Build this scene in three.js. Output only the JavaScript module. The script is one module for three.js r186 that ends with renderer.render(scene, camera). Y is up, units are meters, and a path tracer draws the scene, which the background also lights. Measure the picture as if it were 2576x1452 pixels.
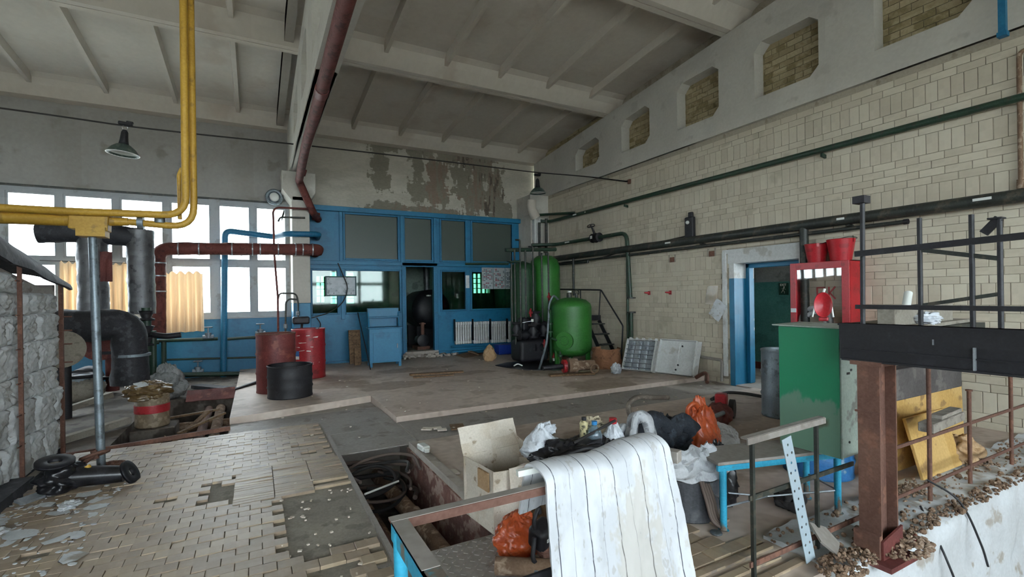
import * as THREE from 'three';
import { mergeGeometries, mergeVertices } from 'three/addons/utils/BufferGeometryUtils.js';
import { RoundedBoxGeometry } from 'three/addons/geometries/RoundedBoxGeometry.js';
import { ImprovedNoise } from 'three/addons/math/ImprovedNoise.js';
import { FontLoader } from 'three/addons/loaders/FontLoader.js';
import { TextGeometry } from 'three/addons/geometries/TextGeometry.js';

// ---------- camera, sky, exposure ----------
const scene = new THREE.Scene();
const camera = new THREE.PerspectiveCamera(61.93, 2576 / 1452, 0.05, 120);
camera.position.set(0, 1.6, 0);
camera.rotation.order = 'YXZ';
camera.rotation.set(0, -28.09 * Math.PI / 180, -0.85 * Math.PI / 180);
camera.setViewOffset(2576, 1452, 0, -20, 2576, 1452);
scene.background = new THREE.Color(0.82, 0.93, 1.0);   // even overcast sky
scene.backgroundIntensity = 18.5;
const renderer = new THREE.WebGLRenderer({ antialias: true });
renderer.toneMapping = THREE.LinearToneMapping;
renderer.toneMappingExposure = 1.0;
renderer.shadowMap.enabled = true;

// ---------- helpers ----------
let seed = 12345;
const rnd = () => { seed = (seed + 0x6D2B79F5) | 0; let t = Math.imul(seed ^ (seed >>> 15), 1 | seed); t = (t + Math.imul(t ^ (t >>> 7), 61 | t)) ^ t; return ((t ^ (t >>> 14)) >>> 0) / 4294967296; };
const rr = (a, b) => a + (b - a) * rnd();
const V = (a, b, c) => Array.isArray(a) ? new THREE.Vector3(a[0], a[1], a[2]) : new THREE.Vector3(a, b, c);
const N3 = new ImprovedNoise(), noise = (x, y, z = 0) => N3.noise(x, y, z);
const clamp = (v, a = 0, b = 1) => Math.min(b, Math.max(a, v));
const sstep = (a, b, v) => { const t = clamp((v - a) / (b - a)); return t * t * (3 - 2 * t); };
const lerp = (a, b, t) => a + (b - a) * t;
// tileable value noise
const lat = new Float32Array(65536); for (let i = 0; i < 65536; i++) lat[i] = rnd();
function vn(x, y, p, o) {
  const xi = Math.floor(x), yi = Math.floor(y); let fx = x - xi, fy = y - yi; fx *= fx * (3 - 2 * fx); fy *= fy * (3 - 2 * fy);
  const m = (a) => ((a % p) + p) % p, h = (a, b) => lat[(m(a) * 251 + m(b) * 7919 + o * 1013) & 65535];
  return lerp(lerp(h(xi, yi), h(xi + 1, yi), fx), lerp(h(xi, yi + 1), h(xi + 1, yi + 1), fx), fy);
}
function fbm(u, v, f, oct, o = 0) { let s = 0, a = 0.5, t = 0; for (let i = 0; i < oct; i++) { s += a * vn(u * f, v * f, f, o + i); t += a; a *= 0.55; f *= 2; } return s / t; }
const rgb = (h) => [(h >> 16) & 255, (h >> 8) & 255, h & 255];
const mix3 = (a, b, t) => [lerp(a[0], b[0], t), lerp(a[1], b[1], t), lerp(a[2], b[2], t)];
function dataTex(w, h, fn, srgb = true) {
  const d = new Uint8Array(w * h * 4);
  for (let j = 0; j < h; j++) for (let i = 0; i < w; i++) { const c = fn((i + 0.5) / w, (j + 0.5) / h), k = (j * w + i) * 4; d[k] = c[0]; d[k + 1] = c[1]; d[k + 2] = c[2]; d[k + 3] = 255; }
  const t = new THREE.DataTexture(d, w, h, THREE.RGBAFormat); t.wrapS = t.wrapT = THREE.RepeatWrapping; t.magFilter = THREE.LinearFilter; t.minFilter = THREE.LinearMipmapLinearFilter; t.generateMipmaps = true;
  if (srgb) t.colorSpace = THREE.SRGBColorSpace; t.needsUpdate = true; return t;
}
const bumpT = dataTex(256, 256, (u, v) => { const n = fbm(u, v, 6, 5, 40) * 255; return [n, n, n]; }, false);
bumpT.repeat.set(1.2, 1.2);
let texN = 0;
// a worn surface: colour a, broad patches b, speckles or stains c; fu, fv = noise cells per tile, m = metres per tile
function surf(a, b, c, { m = 1.5, fu = 4, fv = 4, spot = 0.62, soft = 0.06, amt = 1, rough = 0.8, metal = 0, bump = 0, px = 256, grain = 10, side, ...more } = {}) {
  const A = rgb(a), B = rgb(b), C = rgb(c), o = (texN += 17);
  const t = dataTex(px, px, (u, v) => {
    const n = vn(u * fu, v * fv, 4096, o) * 0.5 + 0.5 * fbm(u, v, Math.max(fu, fv), 4, o + 1), s = sstep(spot - soft, spot + soft, fbm(u, v, fu === fv ? fu + 3 : fv, 5, o + 7));
    let k = mix3(mix3(A, B, sstep(0.35, 0.65, fu !== fv ? vnS(u, v, fu, fv, o) : n) * amt), C, s); const g = (fbm(u, v, 64, 2, o + 11) - 0.5) * grain * 2;
    return [clamp(k[0] + g, 0, 255), clamp(k[1] + g, 0, 255), clamp(k[2] + g, 0, 255)];
  });
  t.repeat.set(1 / m, 1 / m);
  const p = { map: t, roughness: rough, metalness: metal, ...more };
  if (bump) { p.bumpMap = bumpT; p.bumpScale = bump; }
  if (side) p.side = side;
  return (more.clearcoat || more.sheen || more.transmission) ? new THREE.MeshPhysicalMaterial(p) : new THREE.MeshStandardMaterial(p);
}
function vnS(u, v, fu, fv, o) {   // stretched noise, tileable
  let s = 0, a = 0.5, t = 0;
  for (let i = 0; i < 4; i++) { const x = u * fu, y = v * fv, xi = Math.floor(x), yi = Math.floor(y); let fx = x - xi, fy = y - yi; fx *= fx * (3 - 2 * fx); fy *= fy * (3 - 2 * fy);
    const h = (p, q) => lat[(((p % fu) + fu) % fu * 251 + ((q % fv) + fv) % fv * 7919 + (o + i) * 1013) & 65535];
    s += a * lerp(lerp(h(xi, yi), h(xi + 1, yi), fx), lerp(h(xi, yi + 1), h(xi + 1, yi + 1), fx), fy); t += a; a *= 0.55; fu *= 2; fv *= 2; }
  return s / t;
}
const std = (hex, rough = 0.7, metal = 0, more = {}) => new THREE.MeshStandardMaterial({ color: hex, roughness: rough, metalness: metal, ...more });

// ---- geometry builders ----
const nonIdx = (g) => g.index ? g.toNonIndexed() : g;
function clean(g) { g = nonIdx(g); for (const k of Object.keys(g.attributes)) if (!['position', 'normal'].includes(k)) g.deleteAttribute(k); g.morphAttributes = {}; return g; }
function triUV(g) {
  const p = g.attributes.position, n = g.attributes.normal, uv = new Float32Array(p.count * 2);
  for (let i = 0; i < p.count; i += 3) {
    let a = 0, b = 0, c = 0; for (let k = 0; k < 3; k++) { a += Math.abs(n.getX(i + k)); b += Math.abs(n.getY(i + k)); c += Math.abs(n.getZ(i + k)); }
    for (let k = 0; k < 3; k++) { const j = i + k, x = p.getX(j), y = p.getY(j), z = p.getZ(j);
      if (a >= b && a >= c) { uv[j * 2] = z; uv[j * 2 + 1] = y; } else if (b >= c) { uv[j * 2] = x; uv[j * 2 + 1] = z; } else { uv[j * 2] = x; uv[j * 2 + 1] = y; } }
  }
  g.setAttribute('uv', new THREE.BufferAttribute(uv, 2)); return g;
}
function join(gs) { gs = gs.flat(9).filter(Boolean).map(clean); return gs.length === 1 ? gs[0] : mergeGeometries(gs); }
function geo(gs) { return triUV(join([gs])); }
function mesh(name, gs, mat, parent) {
  const g = gs.isBufferGeometry && gs.userData.keep ? gs : geo([gs]);
  const m = new THREE.Mesh(g, mat); m.name = name; m.castShadow = m.receiveShadow = true; if (parent) parent.add(m); return m;
}
const used = {};
const numbered = (n) => { const k = used[n] = (used[n] ?? -1) + 1; return k ? n + '_' + String(k).padStart(3, '0') : n; };
function tag(o, label, category, group, kind) { o.userData = { label, category }; if (group) o.userData.group = group; if (kind) o.userData.kind = kind; return o; }
function thing(name, label, category, pos = [0, 0, 0], ry = 0, group) { const g = new THREE.Group(); g.name = numbered(name); g.position.set(...pos); g.rotation.y = ry; scene.add(g); return tag(g, label, category, group); }
function one(name, gs, mat, label, category, group) { const m = mesh(numbered(name), gs, mat, scene); return tag(m, label, category, group); }
function struct(name, label, category = 'building part') { const g = new THREE.Group(); g.name = name; scene.add(g); return tag(g, label, category, undefined, 'structure'); }
const xf = (g, x = 0, y = 0, z = 0, rx = 0, ry = 0, rz = 0) => { g.applyMatrix4(new THREE.Matrix4().compose(V(x, y, z), new THREE.Quaternion().setFromEuler(new THREE.Euler(rx, ry, rz, 'YXZ')), V(1, 1, 1))); return g; };
const box = (w, h, d, x = 0, y = 0, z = 0, rx = 0, ry = 0, rz = 0) => xf(new THREE.BoxGeometry(w, h, d), x, y, z, rx, ry, rz);
const bb = (x0, x1, y0, y1, z0, z1) => box(Math.abs(x1 - x0), Math.abs(y1 - y0), Math.abs(z1 - z0), (x0 + x1) / 2, (y0 + y1) / 2, (z0 + z1) / 2);
const rb = (w, h, d, r, x = 0, y = 0, z = 0, rx = 0, ry = 0, rz = 0) => xf(new RoundedBoxGeometry(w, h, d, 2, Math.min(r, w / 2.01, h / 2.01, d / 2.01)), x, y, z, rx, ry, rz);
const rbb = (x0, x1, y0, y1, z0, z1, r = 0.01) => rb(Math.abs(x1 - x0), Math.abs(y1 - y0), Math.abs(z1 - z0), r, (x0 + x1) / 2, (y0 + y1) / 2, (z0 + z1) / 2);
function frameOf(p, q) { const d = q.clone().sub(p), L = d.length(); d.normalize(); const up = Math.abs(d.y) > 0.99 ? V(1, 0, 0) : V(0, 1, 0), s = new THREE.Vector3().crossVectors(up, d).normalize(), u = new THREE.Vector3().crossVectors(d, s); return { L, m: new THREE.Matrix4().makeBasis(s, u, d).setPosition(p.clone().add(q).multiplyScalar(0.5)) }; }
function bar(p, q, w, h) { const f = frameOf(V(p), V(q)), g = new THREE.BoxGeometry(w, h ?? w, f.L); g.applyMatrix4(f.m); return g; }
function rod(p, q, r, r2, seg = 10) { const f = frameOf(V(p), V(q)), g = new THREE.CylinderGeometry(r2 ?? r, r, f.L, seg); g.rotateX(Math.PI / 2); g.applyMatrix4(f.m); return g; }
const cyl = (r, h, x, y, z, seg = 24, r2) => xf(new THREE.CylinderGeometry(r2 ?? r, r, h, seg), x, y, z);
const lathe = (pts, x = 0, y = 0, z = 0, seg = 28) => xf(new THREE.LatheGeometry(pts.map(([a, b]) => new THREE.Vector2(a, b)), seg), x, y, z);
const torus = (R, r, x, y, z, rx = 0, ry = 0, seg = 20) => xf(new THREE.TorusGeometry(R, r, 6, seg), x, y, z, rx, ry);
// swept round pipe along a polyline with rounded elbows
function pathPts(pts, fil) {
  pts = pts.map((p) => V(p)); if (!fil) return pts; const out = [pts[0]];
  for (let i = 1; i < pts.length - 1; i++) { const a = pts[i - 1], b = pts[i], c = pts[i + 1], f = Math.min(fil, a.distanceTo(b) * 0.49, b.distanceTo(c) * 0.49), p = b.clone().add(a.clone().sub(b).setLength(f)), q = b.clone().add(c.clone().sub(b).setLength(f));
    for (let k = 0; k <= 6; k++) { const t = k / 6; out.push(p.clone().multiplyScalar((1 - t) ** 2).addScaledVector(b, 2 * t * (1 - t)).addScaledVector(q, t * t)); } }
  out.push(pts[pts.length - 1]); return out;
}
function sweep(P, r, sides = 12) {
  const pos = [], nor = []; const rf = typeof r === 'function' ? r : () => r; const rings = []; let nrm = null;
  for (let i = 0; i < P.length; i++) { const t = P[Math.min(i + 1, P.length - 1)].clone().sub(P[Math.max(i - 1, 0)]).normalize();
    if (!nrm) { nrm = Math.abs(t.y) > 0.9 ? V(1, 0, 0) : V(0, 1, 0); } nrm.addScaledVector(t, -nrm.dot(t)).normalize(); const bi = new THREE.Vector3().crossVectors(t, nrm), ring = [];
    for (let k = 0; k < sides; k++) { const a = k / sides * 2 * Math.PI, d = nrm.clone().multiplyScalar(Math.cos(a)).addScaledVector(bi, Math.sin(a)); ring.push([P[i].clone().addScaledVector(d, rf(i / (P.length - 1), a)), d]); } rings.push(ring); nrm = nrm.clone(); }
  const tri = (...v) => v.forEach(([p, n]) => { pos.push(p.x, p.y, p.z); nor.push(n.x, n.y, n.z); });
  for (let i = 0; i < rings.length - 1; i++) for (let k = 0; k < sides; k++) { const l = (k + 1) % sides, a = rings[i][k], b = rings[i][l], c = rings[i + 1][l], d = rings[i + 1][k]; tri(a, b, c); tri(a, c, d); }
  for (const [i, s] of [[0, -1], [rings.length - 1, 1]]) { const j = i === 0 ? 1 : i - 1, n = P[i].clone().sub(P[j]).normalize(); for (let k = 0; k < sides; k++) { const A = [P[i], n], B = [rings[i][k][0], n], C = [rings[i][(k + 1) % sides][0], n]; s > 0 ? tri(A, B, C) : tri(A, C, B); } }
  const g = new THREE.BufferGeometry(); g.setAttribute('position', new THREE.Float32BufferAttribute(pos, 3)); g.setAttribute('normal', new THREE.Float32BufferAttribute(nor, 3)); return g;
}
const pipe = (pts, r, fil = 0, sides = 12) => sweep(pathPts(pts, fil), r, sides);
const curve = (pts, r, n = 40, sides = 7, closed = false) => sweep(new THREE.CatmullRomCurve3(pts.map((p) => V(p)), closed).getPoints(n), r, sides);
// polygon in a plane, extruded: 'zy' -> along +x, 'xy' -> along +z, 'xz' -> along +y
function poly(plane, pts, th, at, holes = [], bev = 0) {
  const s = new THREE.Shape(pts.map(([a, b]) => new THREE.Vector2(a, b))); for (const h of holes) s.holes.push(new THREE.Path(h.map(([a, b]) => new THREE.Vector2(a, b))));
  const g = new THREE.ExtrudeGeometry(s, { depth: th - 2 * bev, bevelEnabled: bev > 0, bevelThickness: bev, bevelSize: bev, bevelOffset: -bev, bevelSegments: 1, curveSegments: 6 }); g.translate(0, 0, bev);
  const m = new THREE.Matrix4();
  if (plane === 'zy') { m.set(0, 0, 1, at, 0, 1, 0, 0, 1, 0, 0, 0, 0, 0, 0, 1); } else if (plane === 'xz') { m.set(1, 0, 0, 0, 0, 0, 1, at, 0, 1, 0, 0, 0, 0, 0, 1); } else m.set(1, 0, 0, 0, 0, 1, 0, 0, 0, 0, 1, at, 0, 0, 0, 1);
  g.applyMatrix4(m); if (plane !== 'xy') { const q = nonIdx(g), p = q.attributes.position; for (let i = 0; i < p.count; i += 3) { const a = [p.getX(i), p.getY(i), p.getZ(i)]; p.setXYZ(i, p.getX(i + 1), p.getY(i + 1), p.getZ(i + 1)); p.setXYZ(i + 1, ...a); } q.computeVertexNormals(); return q; }
  return g;
}
// sheet with thickness from f(u, v) -> [x, y, z]
function sheet(nu, nv, f, th = 0.004, keep = false) {
  const g = new THREE.PlaneGeometry(1, 1, nu, nv), p = g.attributes.position, uv = g.attributes.uv;
  for (let i = 0; i < p.count; i++) p.setXYZ(i, ...f(uv.getX(i), uv.getY(i)));
  g.computeVertexNormals(); const back = g.clone(), n = g.attributes.normal, q = back.attributes.position;
  for (let i = 0; i < p.count; i++) { q.setXYZ(i, p.getX(i) - n.getX(i) * th, p.getY(i) - n.getY(i) * th, p.getZ(i) - n.getZ(i) * th); back.attributes.normal.setXYZ(i, -n.getX(i), -n.getY(i), -n.getZ(i)); }
  const ix = [...back.index.array]; for (let i = 0; i < ix.length; i += 3) [ix[i], ix[i + 1]] = [ix[i + 1], ix[i]]; back.setIndex(ix);
  const W = nu + 1, rim = [], idx = (i, j) => j * W + i, e = [];
  for (let i = 0; i < nu; i++) { e.push([idx(i + 1, 0), idx(i, 0)], [idx(i, nv), idx(i + 1, nv)]); } for (let j = 0; j < nv; j++) { e.push([idx(0, j), idx(0, j + 1)], [idx(nu, j + 1), idx(nu, j)]); }
  const pos = [], uvs = []; for (const [a, b] of e) for (const [s, k] of [[p, a], [q, a], [q, b], [p, a], [q, b], [p, b]]) { pos.push(s.getX(k), s.getY(k), s.getZ(k)); uvs.push(uv.getX(k), uv.getY(k)); }
  const r = new THREE.BufferGeometry(); r.setAttribute('position', new THREE.Float32BufferAttribute(pos, 3)); r.setAttribute('uv', new THREE.Float32BufferAttribute(uvs, 2)); r.computeVertexNormals();
  if (keep) { const o = mergeGeometries([nonIdx(g), nonIdx(back), r]); o.userData.keep = true; return o; }
  return [g, back, r];
}
// crumpled closed bag
function bag(rx, ry, rz, x, y, z, { s = 1, amp = 0.16, f = 2.2, fine = 0.05, nu = 56, nv = 36, top = 0, lean = 0, ry: turn = 0, flat = 0.75 } = {}) {
  const g = new THREE.SphereGeometry(1, nu, nv), p = g.attributes.position;
  for (let i = 0; i < p.count; i++) { const a = V(p.getX(i), p.getY(i), p.getZ(i));
    const k = 1 + amp * noise(a.x * f + s * 7.1, a.y * f + s, a.z * f - s) - fine * 2.2 * Math.abs(noise(a.x * f * 2.6 + s, a.y * f * 2.2, a.z * f * 2.6 + s * 3)) + fine * noise(a.x * 11 + s, a.y * 11, a.z * 11);
    let h = a.y * k, r = k; if (h < -flat) h = -flat - (h + flat) * -0.08; if (top && a.y > 0) { const t = a.y; r *= lerp(1, 1 - 0.75 * t, top); h *= 1 + top * 0.5 * t * t; }
    p.setXYZ(i, a.x * r * rx + lean * h * ry, (h + flat) * ry, a.z * r * rz); }
  g.deleteAttribute('uv'); g.deleteAttribute('normal'); const m = mergeVertices(g, 1e-5); m.computeVertexNormals(); return xf(m, x, y, z, 0, turn, 0);
}
const place = (o, x, y, z, ry = 0, rx = 0, rz = 0) => { o.position.set(x, y, z); o.rotation.order = 'YXZ'; o.rotation.set(rx, ry, rz); return o; };
const font = await new FontLoader().loadAsync('fonts/droid/droid_sans_bold.typeface.json');
const text = (s, size, d = 0.004) => new TextGeometry(s, { font, size, depth: d, height: d, curveSegments: 3, bevelEnabled: false });
function tube6(a, b, r) { return rod(a, b, r, r, 8); }
function handwheel(R, r) { return [torus(R, r, 0, 0, 0), cyl(r * 1.6, r * 5, 0, 0, 0, 8).rotateX(Math.PI / 2), ...[0, 1, 2].map((k) => rod([Math.cos(k * 2.094) * R, Math.sin(k * 2.094) * R, 0], [0, 0, 0], r * 0.7, r * 0.7, 6))]; }

// ---------- materials ----------
const M = {
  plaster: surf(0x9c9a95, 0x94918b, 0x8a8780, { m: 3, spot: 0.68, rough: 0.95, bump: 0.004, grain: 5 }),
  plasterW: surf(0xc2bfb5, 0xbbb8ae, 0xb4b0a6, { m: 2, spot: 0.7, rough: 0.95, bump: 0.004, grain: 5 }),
  roof: surf(0xc4bdb0, 0xbfb7a9, 0xb8ae9f, { m: 4, spot: 0.7, soft: 0.12, rough: 0.95, bump: 0.004, grain: 4 }),
  white: surf(0xcfd1cf, 0xc6c8c5, 0xb3b1aa, { m: 1.5, spot: 0.72, rough: 0.6, bump: 0.001 }),
  blue: surf(0x1d7499, 0x1b6e92, 0x196688, { m: 2.5, spot: 0.7, grain: 5, rough: 0.45, bump: 0.0015 }),
  blueD: surf(0x1b6c90, 0x186486, 0x2b6780, { m: 1.2, spot: 0.74, rough: 0.5 }),
  cyan: surf(0x2f9fc0, 0x2b93b3, 0x6f6459, { m: 0.6, spot: 0.68, rough: 0.5 }),
  glass: new THREE.MeshPhysicalMaterial({ color: 0xffffff, transmission: 1, thickness: 0, roughness: 0.02, ior: 1.5 }),
  glassG: new THREE.MeshPhysicalMaterial({ color: 0xa9c6b8, transmission: 1, thickness: 0, roughness: 0.04, ior: 1.5 }),
  concrete: surf(0xaaa299, 0x9c948a, 0x8a8178, { m: 2.5, spot: 0.64, rough: 0.85, bump: 0.004, px: 512, grain: 7 }),
  concreteD: surf(0x6a635b, 0x5b544c, 0x463f38, { m: 2, spot: 0.6, rough: 0.9, bump: 0.006 }),
  mortar: surf(0x8f897d, 0x857f74, 0x7a7469, { m: 0.8, rough: 0.95, bump: 0.004 }),
  steelPlate: surf(0x96908a, 0x8c867f, 0x7a736c, { m: 1.4, spot: 0.66, rough: 0.6, metal: 0.1, bump: 0.002 }),
  rust: surf(0x6a4c3f, 0x604338, 0x785444, { m: 0.7, spot: 0.6, rough: 0.85, bump: 0.002 }),
  rustRed: surf(0x6b3530, 0x5a2b28, 0x7d4a3c, { m: 0.8, spot: 0.66, rough: 0.7, bump: 0.002 }),
  maroon: surf(0x6e2f2d, 0x602725, 0x7e4438, { m: 0.7, spot: 0.68, rough: 0.55, bump: 0.002 }),
  brownPipe: surf(0x6f3a35, 0x623029, 0x4e2621, { m: 0.6, spot: 0.64, rough: 0.75, bump: 0.006 }),
  redPaint: surf(0xa3222c, 0x8f1d26, 0x7a1a20, { m: 0.9, spot: 0.7, rough: 0.4 }),
  redBright: surf(0xb0202b, 0xa41c26, 0x931a22, { m: 0.6, spot: 0.7, rough: 0.35 }),
  black: surf(0x17171b, 0x1b1b20, 0x26262b, { m: 0.7, spot: 0.68, rough: 0.55, bump: 0.001 }),
  blackBag: surf(0x141416, 0x1a1a1d, 0x26262a, { m: 0.5, rough: 0.3 }),
  darkPipe: surf(0x2e332e, 0x272b27, 0x4a463c, { m: 0.6, spot: 0.66, rough: 0.5 }),
  greenPipe: surf(0x27402f, 0x20372a, 0x33352c, { m: 0.6, spot: 0.66, rough: 0.45 }),
  tank: surf(0x32762e, 0x2d6c2a, 0x275c25, { m: 1.2, spot: 0.7, rough: 0.45 }),
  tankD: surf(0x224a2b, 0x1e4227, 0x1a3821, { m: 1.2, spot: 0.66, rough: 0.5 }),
  yellow: surf(0xbf9738, 0xb58d32, 0x9c7a32, { m: 0.8, spot: 0.7, rough: 0.5 }),
  foil: surf(0x6f7072, 0x5f6062, 0x4a4a4c, { m: 0.8, fu: 6, fv: 6, spot: 0.66, rough: 0.45, metal: 0.5, bump: 0.012, grain: 4 }),
  bitumen: surf(0x2a2b30, 0x222327, 0x3b3c41, { m: 0.6, rough: 0.7, bump: 0.01 }),
  steel: surf(0x7f8a90, 0x757f86, 0x60666a, { m: 0.7, rough: 0.45, metal: 0.5 }),
  galv: surf(0xa9b0b4, 0x989fa4, 0x7d8388, { m: 0.5, rough: 0.4, metal: 0.6 }),
  curtain: new THREE.MeshPhysicalMaterial({ color: 0xe8d6bc, roughness: 1, transmission: 0.55, thickness: 0, bumpMap: bumpT, bumpScale: 0.002 }),
  frost: new THREE.MeshPhysicalMaterial({ color: 0x66756a, roughness: 0.4, transmission: 0.55, thickness: 0, ior: 1.5 }),
  wood: surf(0x7b6247, 0x6a533b, 0x54412e, { m: 0.7, fu: 3, fv: 24, rough: 0.8 }),
  ply: surf(0xc9a566, 0xbf9957, 0x97774a, { m: 0.9, spot: 0.7, rough: 0.75 }),
  cardboard: surf(0xb79a78, 0xab8d6a, 0x957653, { m: 0.6, rough: 0.95 }),
  cardWhite: surf(0xcfc6b8, 0xc4b8a6, 0x9d8d78, { m: 0.5, spot: 0.68, rough: 0.95 }),
  dirt: surf(0x7c6552, 0x6b5645, 0x9a8775, { m: 0.5, rough: 1, bump: 0.01 }),
  limewash: surf(0xc2c6c8, 0xb8bbbc, 0x9d978e, { m: 1.1, spot: 0.68, rough: 0.9, bump: 0.012, px: 512, grain: 6 }),
  greenCab: surf(0x1f7a58, 0x1b7050, 0x4f7d68, { m: 1.2, spot: 0.68, rough: 0.4 }),
  greyCab: surf(0x9aa79c, 0x8c998f, 0x6d7069, { m: 0.8, spot: 0.68, rough: 0.5 }),
  cloth: surf(0xb4b6b8, 0xa4a7aa, 0x87898b, { m: 0.5, rough: 1 }),
  denim: surf(0x2e333a, 0x262a30, 0x3d444d, { m: 0.4, rough: 1 }),
  orange: surf(0xd4663a, 0xca5b31, 0xb84f2a, { m: 0.5, rough: 0.35, transmission: 0.25, thickness: 0 }),
  whiteBag: surf(0xc9ced3, 0xbfc5cb, 0xaab0b6, { m: 0.4, rough: 0.4 }),
  rubber: std(0x2b2928, 0.8), cableBrown: std(0x5d5048, 0.8), paper: surf(0xd5d9dc, 0xc9cdd0, 0xb4b4b0, { m: 0.3, rough: 0.9 }),
  frame: surf(0xa3a7a8, 0x9b9fa0, 0x8d8f8a, { m: 1.2, px: 128, spot: 0.7, rough: 0.6, grain: 4 }), chrome: std(0xc4c8cb, 0.25, 0.9), enamel: std(0xd9dcd6, 0.35),  // frame: white window paint greyed, its backlit shade put into the colour
};

// ================= SETTING =================
const XR = 7.414, ZB = -12.4, XL = -11, ZF = 5.6, ZR = -3.4;
const roofY = (z) => z <= ZR ? 5.5 + 0.098 * (z - ZB) : 5.5 + 0.098 * (ZR - ZB) - 0.098 * (z - ZR);
// --- floor ---
const floorTex = (() => {
  const A = rgb(0xc3b4a7), B = rgb(0xb5a598), C = rgb(0x90806f), D = rgb(0xd0c3b6), st = [[5.55, -6.75, 0.75, 0.35], [5.2, -6.4, 0.5, 0.3], [2.9, -10.2, 0.9, 0.3], [1.2, -9.2, 0.55, 0.35], [5.4, -8.6, 0.9, 0.6], [6.3, -7.7, 0.8, 0.3], [4.2, -3.2, 0.9, 0.5], [3.3, -4.4, 0.7, 0.4], [2.3, -8.6, 0.6, 0.35], [3.8, -9.1, 0.7, 0.25]];
  const t = dataTex(1024, 1024, (u, v) => {
    const x = u * 12 - 2, z = v * 12 - 12, n = fbm(u, v, 9, 6, 300), n2 = fbm(u, v, 30, 4, 320); let c = mix3(A, B, sstep(0.36, 0.66, n));
    c = mix3(c, D, sstep(0.63, 0.72, fbm(u, v, 14, 5, 340)) * 0.6); c = mix3(c, C, sstep(0.6, 0.7, n2) * 0.4);
    for (const [sx, sz, a, b] of st) { const q = Math.hypot((x - sx) / a, (z - sz) / b) + (n2 - 0.5) * 1.6 + (n - 0.5) * 1.2; c = mix3(c, C, 0.75 * (1 - sstep(0.7, 0.95, q))); }
    const g = (fbm(u, v, 256, 1, 360) - 0.5) * 18; return [clamp(c[0] + g, 0, 255), clamp(c[1] + g, 0, 255), clamp(c[2] + g, 0, 255)];
  });
  t.repeat.set(1 / 12, 1 / 12); t.offset.set(2 / 12, 1); return t;
})();
M.floor = new THREE.MeshStandardMaterial({ map: floorTex, roughness: 0.62, bumpMap: bumpT, bumpScale: 0.004 });
const floor = struct('floor', 'dusty concrete hall floor with slabs, plates and open service pits', 'floor');
const rect = (x0, x1, z0, z1) => [[x0, z0], [x1, z0], [x1, z1], [x0, z1]];
const slab = (name, pts, top, th, mat) => mesh(name, poly('xz', pts, th, top - th), mat, floor);
slab('tile_bed', rect(XL, 0.72, -6.7, ZF), -0.012, 1.2, M.mortar);
slab('concrete_slab', rect(1.5, 2.2, -5.25, ZF), 0, 1.2, M.floor);
slab('concrete_slab', rect(2.2, XR, -5.25, -1.6), -0.002, 1.2, M.floor);
slab('concrete_slab', rect(0.72, 1.5, -2.2, ZF), -0.02, 1.2, M.concrete);
slab('concrete_slab', rect(1.6, XR, -6.27, -5.25), -0.03, 1.2, M.concrete);
slab('concrete_slab', [[1.61, -6.28], [XR, -6.28], [XR, ZB], [1.61, ZB]], 0.045, 1.2, M.floor);
slab('concrete_slab', [[-0.32, -7.36], [1.605, -7.84], [1.605, ZB], [-0.32, ZB]], 0.05, 1.2, M.floor);
slab('concrete_slab', rect(-0.32, 1.6, -8.0, -6.1), -0.05, 1.2, M.concrete);
slab('concrete_slab', rect(XL, -0.32, ZB, -9.8), -0.05, 1.2, M.concreteD);
slab('concrete_slab', rect(XL, -1.5, -9.8, -6.7), -0.05, 1.2, M.concreteD);
slab('pit_bottom', rect(-1.5, -0.32, -9.8, -6.7), -0.62, 0.5, M.concreteD);
slab('pit_bottom', rect(0.72, 1.6, -6.1, -2.2), -0.72, 0.5, M.concreteD);
slab('pit_bottom', rect(2.2, XR, -1.6, ZF), -1.75, 0.4, M.dirt);
mesh('cover_plate', [bb(0.735, 1.59, -0.028, -0.016, -6.08, -5.25)], M.steelPlate, floor);
mesh('cover_plate', [bb(-0.3, 1.59, -0.048, -0.02, -7.3, -6.1)], M.steelPlate, floor);
for (const [x0, x1] of [[1.62, 2.75], [2.765, 3.9], [3.915, 5.1], [5.115, 6.3]]) mesh('cover_plate', [bb(x0, x1, -0.03, -0.018, -6.24, -5.28 - rr(0, 0.05))], M.steelPlate, floor);
// checker plate over the near end of the pit
mesh('checker_plate', [bb(0.6, 1.75, -0.012, 0.0, -2.93, -1.3)], M.steelPlate, floor);
{ const r = []; for (let i = 0; i < 22; i++) for (let j = 0; j < 30; j++) { const x = 0.63 + i * 0.051, z = -2.9 + j * 0.052; r.push(xf(new THREE.BoxGeometry(0.03, 0.004, 0.008), x, 0.002, z, 0, (i + j) % 2 ? 0.75 : -0.75)); } const m = mesh('checker_ridges', r, M.steelPlate, floor); m.userData.kind = 'stuff'; }
// steel angle lips of the pit, and its reddish side wall
mesh('pit_lip', [bb(0.715, 0.75, -0.06, 0.012, -6.05, -2.2)], M.steelPlate, floor);
mesh('pit_lip', [bb(1.47, 1.56, -0.05, 0.018, -5.22, -2.9)], M.concrete, floor);
M.pitWall = surf(0x7a554b, 0x6b4a42, 0x9a8378, { m: 0.8, spot: 0.58, rough: 0.9, bump: 0.02 });
mesh('pit_side', [bb(1.455, 1.5, -0.72, -0.05, -5.25, -2.9)], M.pitWall, floor);

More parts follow.
